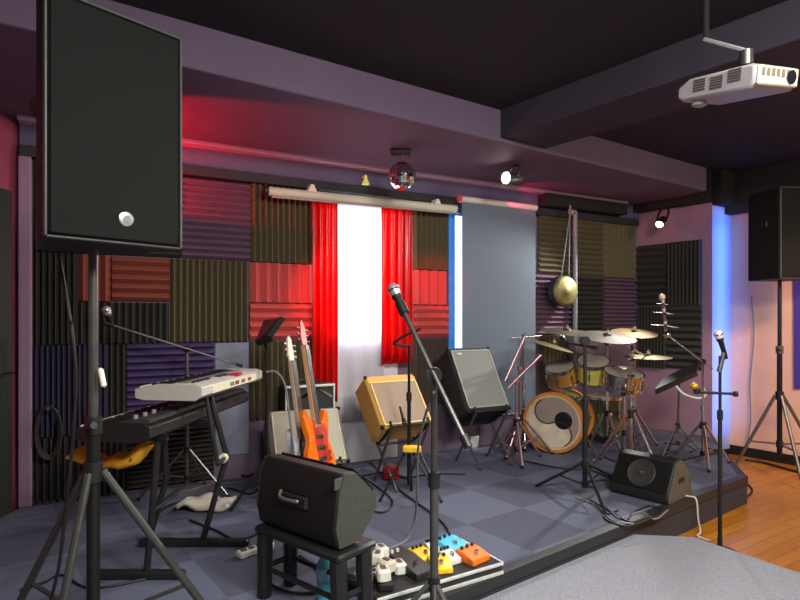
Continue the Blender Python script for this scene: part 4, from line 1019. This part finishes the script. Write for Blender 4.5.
pedal('light blue effect pedal at the back corner of the pedalboard', .575, .25, .13, .13, PB, 15, .055)
pedal('orange effect pedal at the front corner of the pedalboard', .60, .10, .125, .12, PO, 10, .05)
pedal('white effect pedal between the yellow and orange pedals', .49, .15, .07, .11, PW, 5)
pedal('small white effect pedal between the yellow and blue pedals', .475, .275, .06, .09, PW, -8)
pedal('wide black foot pedal across the pedalboard beside the power strip', .27, .18, .11, .27, MATS['pedal_black'], 6, .055, 2)
# power strips with adapters
M2 = M @ Matrix.Translation((.12, .17, .06)) @ Matrix.Rotation(math.radians(68), 4, 'Z')
t = thing('power_strip', 'black power strip lying on the pedalboard, crowded with white adapters', 'power strip', M2 @ V((0, 0, 0)))
MB(M2).rbox((0, 0, .02), (.31, .07, .04), .008).build('housing', BLKP, t)
for i in range(4): MB(M2).cyl((-.12+.08*i, 0, .04), (-.12+.08*i, 0, .043), .018, n=16).build('socket', WHITE, t)
ad = [(.12, -.01, .043, 20), (.045, .015, .043, -15), (-.04, -.015, .043, 35), (-.12, .01, .043, 5), (.03, -.085, 0, 12), (-.06, .085, 0, -30)]
labs = ['white plug adapter at the far end of the crowded power strip', 'white plug adapter second along the crowded power strip', 'cream plug adapter third along the crowded power strip', 'white plug adapter at the near end of the crowded power strip', 'white plug adapter lying on the pedalboard against the wide black foot pedal', 'pale plug adapter lying on the pedalboard beside the black stool']
for (x, y, z, r), lb in zip(ad, labs):
    Mq = M2 @ Matrix.Translation((x, y, z)) @ Matrix.Rotation(math.radians(r), 4, 'Z') @ Matrix.Diagonal((1.2, 1.2, 1.1, 1)); t = thing('plug_adapter', lb, 'plug', Mq.translation, 'plug adapters by the pedalboard')
    MB(Mq).rbox((0, 0, .025), (.065, .05, .05), .008).build('housing', CREAM if 'cream' in lb else WHITE, t)
    MB(Mq).tube([(0, .02, .03), (0, .05, .035), (.03, .09, .012)], .004, sub=4).build('lead', CABLEG, t)
    MB(Mq).rbox((0, 0, .052), (.03, .02, .004), .001).build('rating_plate', RIM, t)
# second white strip on the floor by the keyboard stand
q0, q1 = G(238, 559), G(272, 547)
M3 = frame((q0+q1)/2, q1-q0, UP); L3 = (q1-q0).length
t = thing('power_strip', 'white power strip on the stage carpet beside the keyboard stand', 'power strip', (q0+q1)/2)
MB(M3).rbox((0, 0, .018), (L3, .06, .036), .008).build('housing', WHITE, t)
for i in range(4): MB(M3).cyl((-L3*.34+L3*.22*i, 0, .036), (-L3*.34+L3*.22*i, 0, .039), .018, n=16).build('socket', RIM, t)
MB(M3).rbox((L3*.44, 0, .038), (.02, .025, .008), .002).build('switch', mat('switch_red', (170, 40, 34), .4), t)
# bottle under the stool
bp = V((P(324, 590, 2.53).x, 2.53, ST)); t = thing('water_bottle', 'clear blue water bottle standing under the black stool', 'bottle', bp)
MB().lathe([(.028, 0), (.034, .006), (.034, .06), (.031, .075), (.034, .09), (.034, .15), (.026, .175), (.013, .195), (.013, .205), (.001, .205)], bp, n=20).build('body', mat('bottle_blue', (86, 190, 214), .15, coat=.4), t)
MB().cyl(bp+UP*.203, bp+UP*.223, .016).build('cap', WHITE, t)
MB().lathe([(.0345, .095), (.0348, .097), (.0348, .143), (.0345, .145)], bp, n=20).build('wrapper', mat('bottle_label', (150, 214, 232), .4), t)
# pale folded cloth under the keyboard stand
q = G(207, 508)
def fn(s, v):
    return V((q.x-.17+.34*s, q.y-.10+.20*v, ST+.035+.018*math.sin(7*s+2*v)*math.sin(3.3*v+1)+.012*math.sin(13*s-5*v)))
mb = MB(); mb.sheet(fn, 22, 14); tag(mb.build('folded_cloth', mat('pale_cloth', (186, 182, 166), .8, var=.1), smooth=80, solid=.03), 'pale crumpled cloth on the stage behind the keyboard stand', 'cloth')
# red box under the tweed amp
c = P(391, 446, 4.43); c.z = ST+.05
t = thing('stomp_box', 'small dark red box on the stage under the tweed amplifier', 'box', V((c.x, c.y, ST)))
MB().rbox((c.x, c.y, ST+.05), (.13, .1, .1), .01).build('housing', mat('dark_red', (150, 20, 28), .4), t); MB().cyl((c.x, c.y, ST+.1), (c.x, c.y, ST+.115), .015).build('knob', CHROME, t)
# white card by the amp stand
c = G(474, 448); t = MB().rbox((c.x, c.y, ST+.06), (.09, .02, .12), .003, rotm(20, -18).to_3x3()); tag(t.build('white_box', WHITE), 'small white box on the stage beside the grey grilled amplifier', 'box')
# purple poster panel at the edge of the side wall
def SW(px, z, off=0):
    r = (px-HX)/F; s = (r*P740.y-P740.x)/(SD.x-r*SD.y); n = V((-.807, -.59)); p = P740+SD*s+n*off; return V((p.x, p.y, z))
pl = [SW(795, 0, .002), SW(840, 0, .002), SW(840, 0, .03), SW(795, 0, .03)]
mb = MB().prism([V((p.x, p.y, .78)) for p in pl], (0, 0, 1.1)); tag(mb.build('wall_panel', mat('violet_panel', (72, 52, 150), .5, var=.1), bevel=.004), 'violet panel on the pink wall beside the loudspeaker pole', 'panel')

# ------------------------------------------------------------------ cables
def cable(pts, r, m, label, name='cable', sub=8):
    mb = MB(); mb.tube([V(p) for p in pts], r, n=7, sub=sub); return tag(mb.build(name, m), label, 'cable', 'loose cables')
zc = ST+.008
def gp(px, py, z=zc):
    p = G(px, py, z); return p
cable([P(434, 392, 2.28), P(424, 420, 2.45), P(418, 450, 2.75), P(417, 490, 3.0), P(415, 518, 3.2), gp(408, 538), gp(396, 546), gp(380, 552), gp(366, 560)], .006, CABLEG, 'grey microphone cable hanging down beside the foremost pole to the power strip')
cable([gp(350, 470), gp(372, 483), gp(392, 500), gp(384, 512), gp(362, 508), gp(340, 500)], .006, CABLE, 'black cable loop on the stage carpet before the beige amplifier')
cable([gp(370, 462), gp(400, 490), gp(440, 520), gp(452, 540), gp(460, 556)], .006, CABLE, 'black cable running from the tweed amplifier to the pedalboard')
cable([gp(300, 560), gp(286, 545), gp(270, 560), gp(268, 580), gp(290, 592), gp(320, 590), gp(318, 570), gp(300, 556)], .007, CABLE, 'coiled black cable under the black stool')
cable([gp(520, 460), gp(560, 468), gp(590, 470), gp(612, 478), gp(640, 482)], .006, CABLE, 'black cable along the stage in front of the bass drum')
cable([gp(590, 500), gp(612, 512), gp(630, 522), gp(650, 516), gp(672, 505), gp(690, 498)], .007, CABLE, 'black cable bundle at the stage corner under the wedge monitor')
cable([gp(606, 506), gp(620, 518), gp(640, 512), gp(655, 519), gp(668, 510)], .006, CABLEG, 'grey cable tangled at the stage corner')
cable([V((1.96, 4.02, ST+.012)), V((2.03, 3.94, ST+.016)), V((2.062, 3.898, ST+.006)), V((2.068, 3.885, .1)), V((2.075, 3.87, .012)), V((2.02, 3.80, .010)), V((2.06, 3.72, .010))], .006, CABLEW, 'pale cable drooping over the stage edge onto the wooden floor')
cable([G(700, 520, .008), G(718, 512, .008), G(742, 500, .008), G(752, 489, .008), G(735, 476, .008)], .008, CABLE, 'black cable on the wooden floor beside the stage end')
cable([G(745, 460, .01), G(765, 463, .01), G(790, 470, .01), G(815, 476, .01)], .012, CABLE, 'thick black cable along the foot of the pink wall')
cable([SW(752, 1.72, .02), SW(755, 1.3, .025), SW(751, .8, .02), SW(752, .42, .03), SW(748, .12, .03)], .006, CABLEG, 'grey cable running down the pink wall behind the loudspeaker stand')
cable([V((-1.26, 2.06, 1.76)), V((-1.21, 2.05, 1.5)), P(72, 330, 2.02), P(76, 385, 2.02), P(70, 470, 2.02), P(60, 560, 2.02), V((-1.3, 2.05, zc)), V((-1.05, 2.2, zc))], .006, CABLE, 'black cable hanging from the back of the big loudspeaker')
cable([P(700, 366, 4.83), P(686, 384, 4.8), P(688, 394, 4.78), P(700, 397, 4.75), P(712, 392, 4.75), P(716, 380, 4.7)], .007, CABLEW, 'white cable looped below the cymbal arm by the pillar') if False else None
cable([P(676, 386, 4.88), P(684, 394, 4.86), P(697, 398, 4.86), P(705, 396, 4.86), P(703.5, 388, 4.85)], .010, CABLEW, 'white cable looped on the slim cymbal stand beside the pillar')
cable([gp(190, 520), gp(215, 530), gp(238, 540), gp(262, 530), gp(272, 512), gp(300, 505)], .007, CABLE, 'black cable on the stage in front of the keyboard stand')
cable([P(266, 372, 3.6), P(276, 372, 3.6), P(285, 385, 3.6), P(290, 420, 3.55), P(294, 455, 3.5), gp(296, 520)], .007, CABLEG, 'grey cable curving from the white keyboard down past the guitars')
cable([gp(20, 590), gp(45, 582), gp(62, 575), gp(90, 588), gp(140, 580), gp(170, 572)], .006, CABLE, 'black cable under the big loudspeaker stand')
cable([gp(360, 486), gp(345, 480), gp(362, 476), gp(388, 472), gp(405, 478), gp(430, 474), gp(465, 474)], .006, CABLE, 'black cable lying beneath the amplifiers')
cable([gp(660, 458), gp(675, 461), gp(700, 456), gp(718, 452), gp(705, 448), gp(690, 452)], .008, CABLE, 'black cable at the foot of the blue pillar')
cable([gp(618, 510), gp(604, 517), gp(622, 526), gp(640, 523), gp(662, 512), gp(650, 506), gp(634, 512), gp(628, 520)], .007, CABLE, 'black cable coil on the stage corner in front of the wedge monitor')
cable([gp(575, 497), gp(596, 505), gp(612, 520), gp(634, 524)], .005, CABLEG, 'grey cable from the black microphone stand to the stage corner')
cable([gp(600, 455), gp(620, 462), gp(650, 457), gp(672, 452), gp(684, 446), gp(664, 443)], .006, CABLE, 'black cable under the drum stands towards the corner')
cable([gp(150, 520), gp(170, 505), gp(200, 498), gp(226, 488), gp(250, 494), gp(262, 484)], .008, CABLE, 'black cable winding over the floor behind the keyboard stand')
cable([gp(165, 500), gp(185, 492), gp(210, 484), gp(222, 478), gp(205, 474), gp(188, 478)], .007, mat('cable_brown', (120, 92, 62), .5), 'brown cable loop on the floor behind the pale cloth')
cable([gp(232, 470), gp(246, 476), gp(262, 470), gp(276, 476), gp(258, 484)], .007, CABLE, 'black cable loop by the beige amplifier and music stand')
q = G(198, 478); t = thing('sustain_pedal', 'small dark foot pedal on the floor behind the keyboard stand', 'pedal', q)
MB().rbox(q+V((0, 0, .016)), (.09, .16, .03), .006).build('base', BLK, t); MB().rbox(q+V((0, -.02, .045)), (.06, .13, .012), .004, Matrix.Rotation(.15, 3, 'X')).build('footplate', CHROME, t)
# coil on the left wall
t = thing('cable_coil', 'coil of pale cable hanging beside the lilac post', 'cable', V((-2.2, 3.86, .7)))
cc = BW(BWu(50), .72, .12)
mb = MB()
for i in range(3):
    mb.tube([cc+AX*((.06+.008*i)*math.cos(a))+UP*((.16+.01*i)*math.sin(a))+N3*(.01*i) for a in [2*math.pi*k/20 for k in range(21)]], .006, sub=1)
mb.build('loops', mat('coil_brown', (52, 44, 40), .5), t); MB().cyl(cc+UP*.165-N3*.07, cc+UP*.165+N3*.05, .01).build('hook', STEEL, t)

# ------------------------------------------------------------------ lights
def spot(name, loc, target, power, color, size_deg, blend=.5, radius=.1):
    l = bpy.data.lights.new(name, 'SPOT'); l.energy = power; l.color = color; l.spot_size = math.radians(size_deg); l.spot_blend = blend; l.shadow_soft_size = radius
    o = bpy.data.objects.new(name, l); C.objects.link(o); o.location = loc
    o.rotation_euler = (V(target)-V(loc)).to_track_quat('-Z', 'Y').to_euler(); return o
def area(name, loc, target, power, color, sx, sy):
    l = bpy.data.lights.new(name, 'AREA'); l.energy = power; l.color = color; l.shape = 'RECTANGLE'; l.size = sx; l.size_y = sy
    o = bpy.data.objects.new(name, l); C.objects.link(o); o.location = loc
    o.rotation_euler = (V(target)-V(loc)).to_track_quat('-Z', 'Y').to_euler(); return o
# ceiling lamps of the room behind and beside the viewer
area('ceiling_light', (1.6, .6, 2.98), (1.45, 1.9, .2), 190, (1, .97, .92), .8, .8)
area('ceiling_light', (.45, .2, 2.98), (.3, 1.3, .2), 85, (1, .97, .94), .8, .8)
area('ceiling_light', (3.8, 2.6, 2.95), (3.4, 4.4, .2), 60, (1, .9, .78), .6, .6)
# the lit lamps of the stage
c = P(661, 222, 6.12); spot('stage_spot_light', c+V((-.12, -.16, -.12)), (.6, 4.6, .9), 260, (1, .97, .92), 80, .6, .05)
c = P(512, 178, 4.85); spot('stage_spot_light', c+V((-.14, -.10, -.03)), (-.8, 3.2, .6), 110, (1, .96, .9), 85, .7, .06)
# coloured lights: blue, coves and wall, plus two added red spots
bl = area('blue_light', (3.75, 5.42, 1.45), (3.48, 6.08, 1.45), 9, (.06, .22, 1.), .06, 2.3); bl.data.spread = math.radians(42)
spot('red_cove_light', (-1.95, 3.6, 2.30), (-1.70, 3.95, 2.82), 75, (1, .0, .03), 112, .15, .02)
spot('magenta_cove_light', (.95, 5.40, 2.62), (2.0, 5.98, 2.80), 16, (1, .02, .18), 50, .4, .02)
spot('red_curtain_glow', (-.2, 3.2, 2.72), (-.62, 4.65, 1.75), 200, (1, .02, .02), 22, .8, .04)  # added spot, stands in for window light reddened by the curtain
spot('red_curtain_glow', (.2, 3.4, 2.72), (.36, 5.25, 1.85), 160, (1, .02, .02), 18, .8, .04)  # added likewise for the red glow around the other curtain
spot('pink_wall_light', (3.5, 3.4, 2.6), (4.1, 5.4, .9), 170, (1, .60, .42), 70, .7, .1)
w = bpy.data.worlds.new('room_ambient'); bpy.context.scene.world = w; w.use_nodes = True
w.node_tree.nodes['Background'].inputs[0].default_value = (.6, .6, .7, 1); w.node_tree.nodes['Background'].inputs[1].default_value = .025
# ------------------------------------------------------------------ camera
cam = bpy.data.cameras.new('camera'); cam.sensor_width = 36; cam.lens = F/800*36; cam.shift_y = 18/800; cam.clip_start = .05
co = bpy.data.objects.new('camera', cam); C.objects.link(co); co.location = (0, 0, CZ); co.rotation_euler = (math.pi/2, 0, 0)
s = bpy.context.scene; s.camera = co
s.view_settings.view_transform = 'Standard'; s.view_settings.look = 'None'; s.view_settings.gamma = 1; s.view_settings.exposure = 0
for o in bpy.data.objects:
    if '_o' in o: del o['_o']
